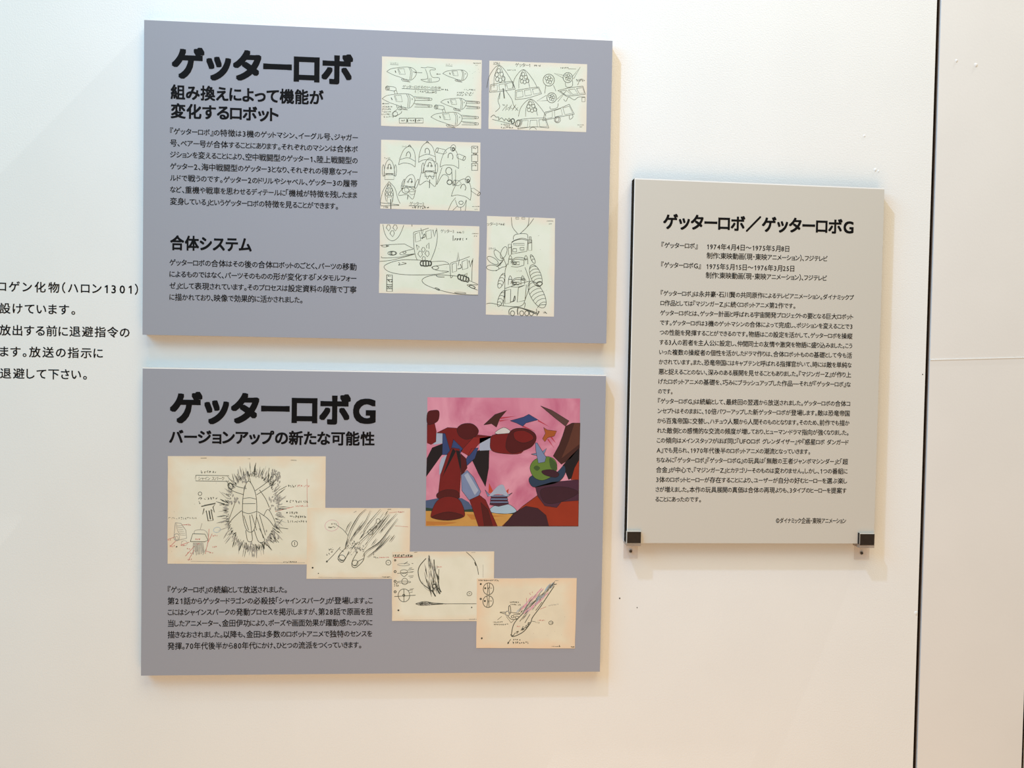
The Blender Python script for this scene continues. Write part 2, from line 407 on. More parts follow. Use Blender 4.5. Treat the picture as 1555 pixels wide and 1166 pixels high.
p1 = panel('text_panel', (-.7766, -.0406, .3268, .8160), D1, M['foam'], M['grey'],
           'upper grey wide panel with four pale sketch sheets and two blocks of black text', 'grey wide panels')
p2 = panel('text_panel', (-.7760, -.0398, -.2138, .2756), D1, M['foam'], M['grey'],
           'lower grey wide panel with a colour picture and four overlapping yellowed sketches', 'grey wide panels', rim=(.0018, 0, 0))
p3 = panel('caption_panel', (0, .4199, 0, .594), D3, M['black_foam'], M['grey2'],
           'tall pale warm grey caption panel of small text resting on two clear brackets', None, (.0018, .0010, .0), (.0018, -.0014))

L = Lettering(D1); L.line("ゲッターロボ", 259.4, 95, 537.5, 50, HEAVY); L.make('title_lettering', p1)
L = Lettering(D1); L.line("組み換えによって機能が", 258.7, 139.4, 492, 23.5, BOLD); L.line("変化するロボット", 258.7, 168, 423.8, 23.5, BOLD); L.make('subtitle_lettering', p1)
L = Lettering(D1)
for t, y, xr in P1_BODY: L.line(t, 258, y, xr, 11.8, BODY)
L.make('body_lettering', p1)
L = Lettering(D1); L.line("合体システム", 257.9, 368.4, 382.8, 23.5, BOLD); L.make('heading_lettering', p1)
L = Lettering(D1)
for t, y, xr in P1_BODY2: L.line(t, 257, y, xr, 11.8, BODY)
L.make('body_lettering', p1)

L = Lettering(D1); L.line("ゲッターロボG", 256.5, 618.6, 572.7, 50, HEAVY); L.make('title_lettering', p2)
L = Lettering(D1); L.line("バージョンアップの新たな可能性", 256.2, 662.8, 569.3, 22.5, BOLD); L.make('subtitle_lettering', p2)
L = Lettering(D1)
for t, y, xr in P2_BODY: L.line(t, 254.3, y, xr, 11.8, BODY)
L.make('body_lettering', p2)

L = Lettering(D3); L.line("ゲッターロボ／ゲッターロボG", 1006.4, 336, 1297.3, 25, BOLD); L.make('title_lettering', p3)
L = Lettering(D3)
for t, xl, y, xr in P3_INFO: L.line(t, xl, y, xr, 10.4, BODY)
L.make('date_lettering', p3)
L = Lettering(D3)
for k, (t, xr) in enumerate(P3_BODY):
    L.line(t, 1003 - 8.2 * k / 21, 444.9 + 14.9 * k, xr, 9.7, BODY)
L.make('body_lettering', p3)
L = Lettering(D3); L.line(COPY, 1178, 790.3, 1284.9, 9.6, BODY); L.make('copyright_lettering', p3)

# ------------------------------------------------------------------ upper panel sketches
def drawing(quad, depth, eps, m, parent, label, view):
    s = sheet('sketch_sheet', [(view[0] + x / view[2], view[1] + y / view[2]) for x, y in quad], depth, eps, m, parent, label, .25)
    return s, Pen(view[0], view[1], view[2], depth, eps + .00006)

# A: small flying craft in rows
s, k = drawing([(130, 135), (1440, 185), (1430, 1085), (118, 1045)], D1, e, M['paper'], p1, 'pale sheet of small craft in line drawing, top left of the sketches', (565, 70, 8.639))
def craft(cx, cy, sc, tubes=True, pod=0):
    T = lambda pts: [(cx + x * sc, cy + y * sc) for x, y in pts]
    k.stroke(T([(-230, 0), (-170, -40), (-60, -58), (-30, -62), (80, -66), (150, -50), (200, 0), (190, 60), (130, 120), (40, 110), (-40, 80), (-130, 50), (-230, 0)]), .6)
    k.stroke(T([(-70, -40), (20, -46), (40, 40), (-45, 35)]), .55, closed=True, smooth=False)
    k.stroke(T([(-56, -30), (-32, 22)]), .5); k.stroke(T([(90, -60), (115, 0), (105, 115)]), .6); k.stroke(T([(110, -60), (140, 0), (128, 112)]), .6)
    k.stroke(T([(-110, -14), (-96, 16)]), 1.2); k.stroke(T([(166, -6), (168, 14)]), .9)
    k.stroke(T([(-20, 108), (60, 112), (110, 150), (0, 136)]), .6, closed=True, smooth=False); k.stroke(T([(10, 118), (90, 142)]), 1.0, 'graphite')
    if tubes:
        for ty in (-10, 78):
            k.stroke(T([(190, ty - 16), (400, ty + 2), (425, ty + 16), (400, ty + 32), (195, ty + 30)]), .6)
            k.stroke(T([(210, ty), (370, ty + 12)]), 1.1, 'graphite'); k.ell(cx + 385 * sc, cy + (ty + 16) * sc, 10 * sc, 16 * sc)
    if pod:
        k.stroke(T([(-60, -62), (-70, -100), (-40, -106), (-30, -64)]), .6); k.stroke(T([(-60, -100), (-150, -118), (-170, -160), (-60, -150), (-44, -106)]), .6)
        k.ell(cx - 158 * sc, cy - 138 * sc, 26 * sc, 28 * sc); k.ell(cx - 158 * sc, cy - 138 * sc, 12 * sc, 12 * sc)
craft(400, 335, .9, False); craft(1100, 360, .75, False); craft(360, 690, 1, True, 1); craft(1080, 735, .78); craft(990, 930, .95, True, 1)
k.stroke([(640, 280), (700, 285), (730, 275), (820, 290), (825, 310), (760, 318), (790, 405), (870, 412), (885, 435), (860, 462), (740, 475), (640, 440), (730, 420), (700, 300)], .6)
for xx in (735, 755, 775): k.stroke([(xx, 420), (xx + 3, 470)], .55)
k.stroke([(565, 345), (660, 350)]); k.stroke([(575, 338), (562, 345), (575, 352)]); k.stroke([(850, 367), (900, 368)]); k.stroke([(860, 360), (848, 367), (860, 374)])
k.stroke([(320, 770), (340, 830), (385, 830), (380, 770)]); k.stroke([(330, 830), (265, 880), (285, 920), (375, 885), (390, 850)]); k.ell(305, 890, 30, 32)
k.hand('ゲッターロボその1への合体', 400, 530, 905, 46); k.stroke([(390, 555), (900, 582)], .7); k.scrib(550, 598, 840, 34, slope=.02)
k.stroke([(700, 610), (800, 612), (835, 590)]); k.scrib(910, 572, 985, 24, w=.8)
k.hand('ジャガー', 240, 222, 345, 26); k.stroke([(238, 240), (345, 246)], .5); k.hand('ベアー', 965, 240, 1055, 26); k.stroke([(965, 257), (1055, 262)], .5)
k.scrib(1328, 226, 1420, 14); k.scrib(1360, 252, 1385, 12, w=.5); k.scrib(1205, 575, 1340, 22); k.scrib(1115, 608, 1340, 26, slope=.05); k.scrib(1110, 640, 1320, 24, slope=.03)
for r_, (a, b) in enumerate(((135, 260), (130, 235), (130, 230), (122, 225), (155, 285))): k.scrib(a, 795 + 33 * r_, b, 22)
k.stroke([(140, 755), (225, 755)]); k.stroke([(150, 748), (138, 755), (150, 762)])
for x0 in (357, 468, 573): k.box(x0, 945, x0 + 97, 1010, .8); k.scrib(x0 + 22, 975, x0 + 75, 22, w=.8)
for x0 in (455, 562): k.stroke([(x0, 965), (x0 + 12, 978), (x0, 992)], 1.4)
k.specks(1280, 280, 1425, 420, 7); k.make('ink_lines', s)['kind'] = 'stuff'

# B: domes with portholes above rows of windows
s, k = drawing([(120, 65), (1478, 115), (1465, 1058), (108, 1012)], D1, e, M['paper'], p1, 'pale sheet of pointed domes with round portholes, top right of the sketches', (730, 85, 9.147))
def dome(cx, top, w, h, ports=True):
    k.stroke([(cx - w * .50, top + h), (cx - w * .42, top + h * .55), (cx - w * .22, top + h * .18), (cx, top), (cx + w * .22, top + h * .17), (cx + w * .5, top + h * .62), (cx + w * .66, top + h * .98)], .65)
    k.stroke([(cx - w * .20, top + h), (cx - w * .18, top + h * .5), (cx, top + 8), (cx + w * .17, top + h * .3), (cx + w * .30, top + h * .95)], .6)
    for dx, dy in ((0, .24), (-.08, .42), (.12, .40), (-.06, .62), (.07, .66), (.2, .60)) if ports else ():
        k.ell(cx + dx * w, top + dy * h, w * .07, h * .10, 10, .75)
def windows(pts_top, pts_bot):
    k.stroke(pts_top, .65); k.stroke(pts_bot, .65)
    k.stroke([pts_top[0], pts_bot[0]], .65); k.stroke([pts_top[-1], pts_bot[-1]], .65)
    for j in range(3):
        u0, u1 = j / 3 + .05, (j + 1) / 3 - .03
        f = lambda u, v: tuple((pts_top[0][c] + (pts_top[-1][c] - pts_top[0][c]) * u) * (1 - v) + (pts_bot[0][c] + (pts_bot[-1][c] - pts_bot[0][c]) * u) * v for c in (0, 1))
        k.stroke([f(u0, .15), f(u1, .15), f(u1, .85), f(u0, .85)], .6, closed=True, smooth=False)
dome(250, 130, 330, 310); windows([(135, 400), (300, 365), (440, 350)], [(125, 505), (300, 488), (480, 460)])
dome(590, 190, 300, 260); windows([(480, 480), (650, 450), (805, 430)], [(478, 605), (650, 585), (845, 525)])
dome(690, 600, 330, 240); windows([(560, 880), (720, 865), (900, 860)], [(515, 1015), (720, 985), (945, 1000)])
windows([(895, 780), (1060, 740), (1230, 670)], [(860, 900), (1080, 850), (1300, 810)]); windows([(1070, 480), (1250, 440), (1420, 420)], [(1190, 560), (1300, 550), (1455, 530)])
for cx, cy, r in ((945, 335, 78), (1210, 300, 66), (985, 580, 66)):
    k.ell(cx, cy, r, r * 1.05, 0, .8)
    for dx, dy in ((-.4, -.3), (.1, -.5), (.45, -.1), (-.2, .25), (.25, .4)): k.ell(cx + dx * r, cy + dy * r, r * .24, r * .28, 0, .7)
k.stroke([(905, 400), (890, 520)]); k.stroke([(1010, 405), (1045, 490)]); k.stroke([(1175, 370), (1190, 430), (1270, 420), (1275, 340)])
k.stroke([(1270, 290), (1385, 150), (1290, 320)], .6, smooth=False); k.stroke([(1150, 310), (1020, 240), (1150, 270)], .6, smooth=False)
k.stroke([(1060, 600), (1190, 480), (1070, 635)], .6, smooth=False); k.stroke([(925, 620), (780, 625), (915, 545)], .6, smooth=False)
k.stroke([(960, 700), (975, 740), (1060, 720), (1075, 660)]); k.ell(1065, 885, 42, 42, 0, .7); k.ell(1062, 885, 24, 30, 20, 1.4, 'graphite')
k.stroke([(1230, 820), (1235, 880), (1280, 850), (1270, 800)]); k.stroke([(1150, 600), (1185, 630), (1220, 570), (1300, 610), (1360, 570), (1450, 570)]); k.box(1405, 575, 1450, 635)
k.stroke([(265, 510), (240, 620), (265, 710), (205, 775)]); k.stroke([(270, 500), (260, 600)]); k.stroke([(350, 480), (430, 600), (460, 690), (520, 760)]); k.stroke([(310, 450), (330, 590)], 1.5)
for j in range(14): x = 300 + j * 15; k.stroke([(x, 760 - (j % 3) * 20), (x + 22, 735 - (j % 4) * 20)], .5)
k.stroke([(140, 850), (180, 820), (215, 850), (250, 850), (250, 885), (290, 860), (330, 900), (345, 870), (390, 910), (410, 880), (440, 920)], .8)
k.stroke([(160, 880), (330, 920), (500, 970)]); k.ell(445, 905, 24, 34, 0, 1.5); k.ell(395, 890, 14, 26); k.ell(515, 935, 30, 48, 20, 1.2); k.ell(540, 930, 30, 48, 20, 1.0, 'graphite')
k.hand('ゲッター1', 478, 122, 690, 62); k.scrib(740, 133, 815, 26, w=.9); k.scrib(178, 98, 265, 26); k.stroke([(175, 115), (268, 118)], .5)
k.stroke([(365, 195), (400, 197)]); k.scrib(395, 196, 475, 14); k.scrib(1105, 165, 1215, 20, w=.8); k.stroke([(1215, 178), (1325, 182)], .5)
k.scrib(1325, 325, 1420, 18, w=.8); k.scrib(1330, 345, 1430, 20, w=.8); k.stroke([(1365, 360), (1345, 405)]); k.scrib(300, 682, 375, 20); k.scrib(280, 950, 400, 20); k.scrib(330, 970, 400, 18); k.scrib(285, 993, 435, 20, w=.9)
k.scrib(1345, 958, 1430, 9); k.scrib(1375, 985, 1410, 16, w=.5); k.ell(725, 1030, 48, 40, 0, .6, 'pencil', 190, 350); k.make('ink_lines', s)['kind'] = 'stuff'

# C: helmet-like shells and rocket bodies
s, k = drawing([(80, 65), (1460, 105), (1448, 1058), (70, 1022)], D1, e, M['paper'], p1, 'pale sheet of bell-shaped shells and small rockets, middle of the left sketches', (570, 205, 9.147))
def shell(cx, cy, w, h, rot=0, band=True):
    r = math.radians(rot); T = lambda pts: [(cx + x * w * math.cos(r) - y * h * math.sin(r), cy + x * w * math.sin(r) + y * h * math.cos(r)) for x, y in pts]
    k.stroke(T([(-.5, .5), (-.46, .1), (-.3, -.35), (0, -.55), (.3, -.35), (.46, .1), (.5, .5)]), .65)
    k.stroke(T([(-.5, .5), (-.25, .38), (0, .36), (.25, .38), (.5, .5)]), .65)
    k.stroke(T([(-.12, .0), (-.1, -.2), (.03, -.25), (.14, -.1), (.12, .05)]), .9)
    if band: k.stroke(T([(-.47, .22), (0, .06), (.47, .2)]), .6); k.stroke(T([(-.08, -.53), (0, -.62), (.1, -.53)]), 1.0)
def tube(x0, y0, x1, y1, r):
    a = math.atan2(y1 - y0, x1 - x0); nx, ny = -math.sin(a) * r, math.cos(a) * r
    k.stroke([(x0 + nx, y0 + ny), (x1 + nx, y1 + ny), (x1 + math.cos(a) * r, y1 + math.sin(a) * r), (x1 - nx, y1 - ny), (x0 - nx, y0 - ny)], .6, smooth=False)
    k.ell(x0, y0, r * .5, r, math.degrees(a), .8)
def rocket(cx, cy, w, h, rot=0):
    shell(cx, cy, w, h, rot, False)
    for sx in (-1, 1): k.ell(cx + sx * w * .56, cy + h * .15, w * .10, h * .36, rot, .65)
    k.box(cx - w * .42, cy + h * .42, cx + w * .42, cy + h * .72); k.stroke([(cx - w * .4, cy + h * .34), (cx + w * .4, cy + h * .34)], .7)
    k.ell(cx - w * .15, cy, w * .07, h * .05, 0, .7); k.ell(cx + w * .15, cy, w * .07, h * .05, 0, .7)
shell(455, 300, 230, 260, 8); shell(720, 250, 240, 260); shell(1040, 320, 260, 270, 5, False); shell(1215, 750, 270, 260, 12, False)
tube(855, 210, 960, 235, 32); tube(1235, 325, 1150, 290, 30); tube(1100, 660, 1160, 670, 35); tube(1440, 820, 1350, 760, 26)
for cx, cy in ((1080, 180), (1285, 620)): k.ell(cx, cy, 34, 46, 15); k.ell(cx + 3, cy + 16, 16, 20, 0, 1.4)
rocket(195, 460, 150, 220); rocket(755, 430, 170, 200, 3); rocket(480, 650, 170, 190, 18)
k.stroke([(640, 510), (610, 690), (700, 640), (760, 660), (835, 710), (845, 520)]); k.stroke([(690, 520), (720, 610), (755, 560), (800, 610), (820, 520)]); k.stroke([(755, 620), (752, 735)], 1.0)
k.stroke([(925, 450), (850, 690), (935, 555), (1010, 575), (1010, 640)]); k.stroke([(1060, 470), (1075, 700), (1110, 640), (1115, 480)]); k.ell(1030, 655, 34, 32, 0, 1.2); k.ell(1020, 500, 42, 50, 0, .9)
k.stroke([(385, 730), (320, 835), (440, 830), (520, 890), (560, 760)]); k.ell(420, 770, 48, 40, 0, .8); k.stroke([(455, 830), (445, 895)], 1.0); k.ell(510, 790, 40, 40, 0, .7, 'graphite')
k.stroke([(190, 645), (115, 760), (75, 900), (75, 985)]); k.stroke([(190, 645), (270, 740), (310, 880), (345, 950)]); k.stroke([(185, 670), (135, 800), (150, 920)]); k.stroke([(200, 670), (250, 800), (240, 930)])
for dx, dy in ((0, 715), (-28, 765), (30, 765), (-30, 825), (4, 815), (36, 825)): k.ell(190 + dx, dy, 16, 24, 0, .75)
k.box(165, 860, 235, 940); k.stroke([(75, 940), (330, 970)], .7); k.stroke([(80, 985), (330, 975)], .7); k.stroke([(212, 890), (215, 1025)], 1.2)
k.stroke([(1115, 870), (1060, 940), (1010, 1045)]); k.stroke([(1110, 900), (1140, 985), (1180, 1005), (1230, 980), (1265, 900)]); k.stroke([(1265, 910), (1250, 1050)]); k.stroke([(1140, 985), (1075, 1048)]); k.ell(1190, 940, 30, 24, 0, .8); k.stroke([(1185, 1005), (1188, 1050)])
for yy, n in ((155, 1), (275, 0), (395, 1)): k.box(1338, yy, 1422, yy + 95, .9); k.scrib(1350, yy + 28, 1405, 22, w=1.0) if n else None
for yy in (262, 380): k.scrib(1362, yy, 1398, 24, w=1.2)
k.hand('ゲッター2', 475, 950, 680, 56); k.stroke([(465, 980), (690, 990)], .8); k.scrib(510, 1005, 740, 34, w=1.0); k.hand('ジャガー', 368, 158, 455, 24); k.hand('イーグル', 120, 322, 185, 22) if ('グ', LIGHT) in GL else k.scrib(120, 322, 190, 22)
k.scrib(105, 1000, 185, 28); k.scrib(1345, 993, 1435, 10); k.scrib(1380, 1030, 1410, 16, w=.5); k.specks(200, 100, 1400, 900, 10); k.make('ink_lines', s)['kind'] = 'stuff'

# D: long saucer hulls with window towers
s, k = drawing([(65, 90), (1445, 125), (1425, 1080), (50, 1050)], D1, e, M['paper'], p1, 'pale sheet of long oval hulls with window towers, bottom of the left sketches', (570, 330, 9.147))
k.stroke([(105, 98), (125, 200), (170, 290), (240, 325), (310, 285), (360, 200), (395, 105)], .7)
for cx, cy in ((180, 145), (272, 145), (233, 225)): k.stroke([(cx - 30, cy), (cx - 10, cy - 42), (cx + 20, cy - 38), (cx + 32, cy), (cx + 8, cy + 45)], .8, closed=True, smooth=False)
k.stroke([(68, 388), (200, 378), (405, 370), (530, 435)], .7, smooth=False); k.stroke([(545, 505), (350, 550), (110, 562), (85, 540)], .7); k.stroke([(60, 612), (250, 590), (545, 512)], .7)
k.ell(235, 498, 62, 28, 0, .8); k.ell(250, 498, 34, 24, 0, 1.1); k.ell(215, 498, 16, 22, 0, .8); k.ell(130, 398, 42, 14, 0, .7); k.stroke([(150, 398), (190, 395)], 1.3); k.stroke([(530, 440), (400, 470), (340, 500), (380, 520), (545, 505)], .7); k.ell(405, 485, 22, 14, 0, .9)
k.stroke([(620, 595), (400, 590), (230, 620), (120, 680), (180, 750), (340, 790), (560, 800), (840, 790), (1020, 755)], .75)
k.stroke([(780, 615), (950, 612), (1025, 650), (960, 655), (800, 685), (790, 705), (860, 735), (1020, 750)], .7); k.ell(835, 700, 44, 24, 0, .9); k.stroke([(320, 625), (340, 645), (325, 662), (430, 640), (370, 625)], .8)
k.stroke([(530, 230), (535, 400), (555, 520), (580, 590)], .75); k.stroke([(530, 230), (540, 205), (640, 180), (740, 150)], .7); k.stroke([(850, 150), (862, 270), (835, 430), (770, 600)], .75); k.stroke([(580, 592), (770, 608)], .7)
k.stroke([(550, 230), (615, 205), (630, 320), (560, 345)], .75, closed=True, smooth=False); k.stroke([(700, 200), (775, 170), (780, 285), (712, 305)], .75, closed=True, smooth=False)
k.stroke([(632, 150), (650, 240), (665, 180)], .7, smooth=False); k.stroke([(800, 170), (820, 270), (845, 175)], 1.1, smooth=False); k.stroke([(635, 290), (690, 270), (680, 230), (650, 300)], 1.0)
k.stroke([(570, 380), (610, 410), (585, 455)], .8, closed=True, smooth=False); k.stroke([(745, 435), (745, 352), (708, 395), (715, 425)], .8, smooth=False)
for cx, cy, rr in ((665, 450, 36), (622, 510, 46), (718, 505, 44), (672, 575, 34)): k.stroke([(cx - rr * .7, cy), (cx - rr * .2, cy - rr), (cx + rr * .5, cy - rr * .7), (cx + rr * .7, cy + rr * .2), (cx + rr * .1, cy + rr)], .8, closed=True, smooth=False)
for cx, cy in ((700, 640), (1220, 845)):
    sl = 0 if cx < 900 else .35
    for j in range(4): k.ell(cx - 55 + 38 * j, cy + (38 * j - 55) * sl, 22, 34, 0, 1.5)
    k.ell(cx, cy, 74, 42, math.degrees(math.atan(sl)), 1.0)
k.stroke([(1035, 660), (1040, 750), (1048, 838), (1075, 815)], .8); k.stroke([(1035, 660), (1060, 630), (1160, 600), (1310, 545)], .7); k.stroke([(1355, 570), (1345, 700), (1340, 885)], .8)
k.stroke([(1065, 650), (1125, 630), (1130, 745), (1070, 765)], .8, closed=True, smooth=False); k.stroke([(1205, 615), (1275, 585), (1285, 705), (1210, 728)], .8, closed=True, smooth=False)
k.stroke([(1135, 600), (1150, 480), (1165, 600), (1150, 670)], .8, smooth=False); k.stroke([(1300, 600), (1318, 690), (1350, 590)], 1.4, smooth=False); k.stroke([(1140, 715), (1195, 700), (1180, 650)], 1.1); k.stroke([(1235, 800), (1275, 775), (1268, 830)], .9, smooth=False)
k.stroke([(1140, 815), (900, 800), (740, 815), (650, 870), (700, 935), (860, 1000), (1060, 1050), (1270, 1075), (1425, 1078)], .8)
k.stroke([(840, 800), (870, 825), (960, 830)], 1.0); k.ell(862, 995, 34, 10, 25, 1.0); k.ell(1180, 1050, 80, 9, 3, .6); k.stroke([(1300, 875), (1428, 930)], .7); k.stroke([(1425, 940), (1275, 935), (1330, 975), (1420, 1010)], .8); k.ell(1345, 965, 44, 16, 20, 1.2)
k.hand('ゲッター3', 905, 190, 1095, 56); k.scrib(1135, 208, 1190, 22, w=1.0); k.hand('①', 1205, 205, 1236, 40); k.stroke([(1080, 250), (1080, 325)], 1.0); k.scrib(1100, 305, 1240, 38, w=.9); k.scrib(1340, 225, 1425, 10); k.scrib(1370, 260, 1410, 16, w=.5)
k.box(158, 798, 236, 1028, 1.0); k.stroke([(158, 865), (236, 865)], 1.0); k.stroke([(158, 935), (236, 935)], 1.0); k.stroke([(158, 960), (236, 960)], 1.0); k.stroke([(158, 990), (236, 990)], 1.0)
k.scrib(175, 815, 205, 22, w=1.0); k.scrib(175, 885, 225, 40, w=1.1); k.scrib(165, 975, 225, 24, w=1.1); k.stroke([(508, 100), (510, 125)], .8); k.specks(250, 350, 1400, 1000, 14); k.make('ink_lines', s)['kind'] = 'stuff'

# E: a stack of cabins with ribbed hoses and a crawler track
s, k = drawing([(68, 42), (808, 68), (795, 1135), (55, 1112)], D1, e, M['paper'], p1, 'pale upright sheet of stacked cabins with ribbed hoses, rightmost of the sketches', (730, 322, 7.15))
k.stroke([(332, 55), (345, 160), (400, 232)], .75); k.stroke([(525, 60), (510, 150), (430, 232)], .75); k.stroke([(575, 70), (540, 120), (495, 170)], .75); k.box(380, 58, 415, 76); k.box(445, 58, 480, 76)
k.stroke([(355, 300), (358, 260), (400, 238), (500, 238), (512, 290)], .75); k.stroke([(330, 340), (370, 310), (440, 295), (515, 310)], .75); k.stroke([(335, 325), (380, 300), (450, 285), (520, 300)], .75)
k.stroke([(332, 345), (340, 455), (420, 440), (500, 425), (515, 300)], .75, smooth=False); k.box(355, 340, 475, 358); k.box(350, 398, 390, 430, .9); k.box(428, 385, 470, 412, .9)
for x0, y0, x1, y1 in ((300, 350, 332, 465), (515, 300, 555, 415)): k.box(x0, y0, x1, y1, .75); k.stroke([(x0, y0 + 38), (x1, y0 + 32)], .9)
k.box(530, 268, 545, 330, .9)
for yy in (520, 740):
    k.stroke([(325, yy + 20), (380, yy - 25), (470, yy - 20), (490, yy + 10)], .8); k.stroke([(325, yy + 35), (380, yy - 8), (475, yy + 2)], .8); k.box(345, yy + 20, 420, yy + 50, .9); k.ell(370, yy + 34, 18, 10, 0, 1.2)
    k.stroke([(330, yy + 70), (400, yy + 75), (470, yy + 55)], .7)
    for cx in (320, 490 if yy < 600 else 455): k.stroke([(cx - 20, yy + 50), (cx - 15, yy - 15), (cx, yy - 50), (cx + 18, yy - 15), (cx + 22, yy + 45)], .8); k.stroke([(cx - 15, yy - 10), (cx + 18, yy - 10)], 1.1)
k.stroke([(290, 560), (265, 640), (262, 830), (245, 1015)], .8); k.stroke([(480, 600), (530, 740), (530, 820), (470, 985)], .8, smooth=False); k.stroke([(265, 830), (410, 780), (530, 750)], .8)
k.stroke([(265, 850), (325, 838), (322, 985), (262, 995)], .9, closed=True, smooth=False); k.stroke([(410, 820), (497, 790), (480, 960), (395, 975)], .9, closed=True, smooth=False); k.stroke([(325, 975), (370, 960), (370, 910), (350, 970)], 1.2)
def hose(cx, cy, w, h, rot, n):
    k.ell(cx, cy, w, h, rot, .8); r = math.radians(rot)
    for j in range(1, n):
        v = -1 + 2 * j / n; hw = w * math.sqrt(1 - v * v); T = [(-hw, v * h), (-hw * .4, v * h - 16), (hw * .4, v * h - 16), (hw, v * h)]
        k.stroke([(cx + x * math.cos(r) - y * math.sin(r), cy + x * math.sin(r) + y * math.cos(r)) for x, y in T], .7)
hose(598, 690, 58, 125, -20, 7); hose(612, 895, 72, 160, -28, 8); hose(225, 745, 30, 85, 20, 5); hose(222, 940, 30, 90, 20, 5); hose(565, 510, 18, 52, -25, 3); k.ell(638, 780, 32, 20, -15, 1.2)
for cx, cy, rot in ((250, 440, 20), (190, 470, -35), (130, 525, -58), (130, 605, -85)): k.ell(cx, cy, 30, 68, rot, .75)
for j in range(6): k.stroke([(170 + j * 14, 590 - j * 12), (215 + j * 8, 575 - j * 14)], .9)
k.stroke([(165, 640), (230, 600), (275, 580), (240, 490)], .8)
k.stroke([(60, 995), (120, 990), (260, 1020), (420, 1025), (480, 985), (475, 1040)], .8); k.stroke([(310, 1115), (315, 1055), (410, 1035), (600, 1090), (610, 1125)], 1.1); k.stroke([(405, 1115), (400, 1060), (430, 1040), (600, 1105)], 1.5)
for cx in (345, 445, 500, 550): k.ell(cx, 1098, 22, 26, 0, 1.0)
k.stroke([(615, 1040), (640, 1010), (700, 1005), (712, 1005)], .8); k.stroke([(605, 1050), (610, 1115)], .9); k.scrib(620, 1090, 715, 40, w=1.0)
k.hand('ッター3', 68, 128, 185, 44); k.scrib(195, 132, 235, 20, w=.9); k.hand('②', 238, 131, 264, 32); k.hand('ミサイル', 84, 396, 168, 30); k.scrib(715, 97, 780, 10); k.scrib(738, 128, 765, 14, w=.5); k.scrib(390, 640, 440, 20, 'graphite'); k.specks(100, 100, 780, 1100, 14); k.make('ink_lines', s)['kind'] = 'stuff'

# ------------------------------------------------------------------ lower panel sketches (each overlaps the one before)
# F: winged rocket inside a burst of rays
s, k = drawing([(32, 50), (1630, 52), (1620, 1145), (30, 1138)], D1, e, M['old_paper'], p2, 'large yellowed sheet with a starburst drawing and red notes', (250, 685, 6.662))
def burst(cx, cy, rx, ry, n, rot=0, l0=20, l1=75):
    r = math.radians(rot)
    for j in range(n):
        a = 2 * math.pi * j / n + random.uniform(-.03, .03); x, y = rx * math.cos(a), ry * math.sin(a)
        x, y = cx + x * math.cos(r) - y * math.sin(r), cy + x * math.sin(r) + y * math.cos(r)
        d = math.atan2(y - cy, x - cx) + random.uniform(-.3, .3); l = random.uniform(l0, l1)
        k.stroke([(x + random.uniform(-12, 12), y + random.uniform(-12, 12)), (x + math.cos(d) * l, y + math.sin(d) * l)], random.uniform(.6, 2.2), random.choice(('pencil', 'graphite', 'graphite')), taper=True)
burst(890, 600, 250, 360, 240, 0, 15, 70); burst(890, 600, 240, 340, 120, 0, 10, 60); burst(890, 600, 265, 380, 60, 0, 60, 120)
for cx, cy, n in ((1140, 240, 26), (790, 290, 18), (1120, 500, 16), (690, 480, 14), (870, 960, 18), (1100, 850, 18)):
    for _ in range(n): x, y = cx + random.gauss(0, 30), cy + random.gauss(0, 34); k.stroke([(x, y), (x + random.uniform(-14, 14), y + random.uniform(14, 44))], 2.6, 'graphite', taper=True)
k.stroke([(850, 300), (800, 420), (790, 640), (830, 800), (900, 800), (930, 640), (920, 430)], .9, closed=True); k.stroke([(795, 480), (860, 470), (925, 485)], .8); k.stroke([(790, 530), (920, 530)], .8); k.stroke([(780, 610), (850, 630), (930, 610)], .8)
k.stroke([(800, 440), (690, 400), (640, 350), (660, 320), (740, 360), (830, 380)], .9); k.stroke([(915, 400), (1040, 310), (1110, 230), (1140, 250), (1080, 340), (930, 440)], .9); k.ell(1100, 275, 28, 40, 20, 1.2); k.ell(668, 355, 24, 30, 0, 1.2)
k.stroke([(850, 300), (838, 200), (875, 330)], .8); k.stroke([(820, 800), (840, 905), (885, 905), (880, 810)], .9); k.stroke([(905, 790), (950, 915), (1010, 900), (960, 780)], .9)
for x0, y0, x1, y1 in ((800, 650, 850, 800), (860, 650, 885, 860), (930, 660, 1000, 880), (960, 640, 1020, 850), (880, 640, 930, 800)): k.stroke([(x0, y0), (x1, y1)], .9)
k.stroke([(780, 600), (690, 680), (640, 750)], .9); k.stroke([(940, 610), (1040, 680), (1110, 770)], .9); k.stroke([(960, 390), (1020, 480), (1060, 570)], .9); k.stroke([(720, 500), (670, 640), (640, 720)], .8); k.stroke([(1000, 655), (1050, 590), (1120, 720), (1105, 760)], .8)
for a, b in (((1155, 395), (1235, 352)), ((555, 545), (605, 537)), ((800, 900), (755, 1000)), ((1100, 860), (1155, 925)), ((1145, 770), (1250, 785)), ((1150, 740), (1190, 690)), ((735, 230), (755, 300)), ((795, 205), (810, 280)), ((1045, 245), (1058, 170)), ((885, 980), (883, 1020))): k.stroke([a, b], .8)
k.stroke([(590, 528), (608, 536), (592, 546)], .9); k.box(315, 243, 650, 300, .8, skew=6); k.hand('シャイン スパーク', 340, 275, 605, 42); k.hand('G・ドラゴン', 365, 210, 515, 34) if ('ゴ', LIGHT) in GL else k.scrib(365, 210, 515, 30, w=.8)
k.ell(358, 430, 18, 18, 0, .8); k.scrib(335, 477, 515, 30, w=.8); k.stroke([(345, 505), (360, 530), (348, 528)], .7)
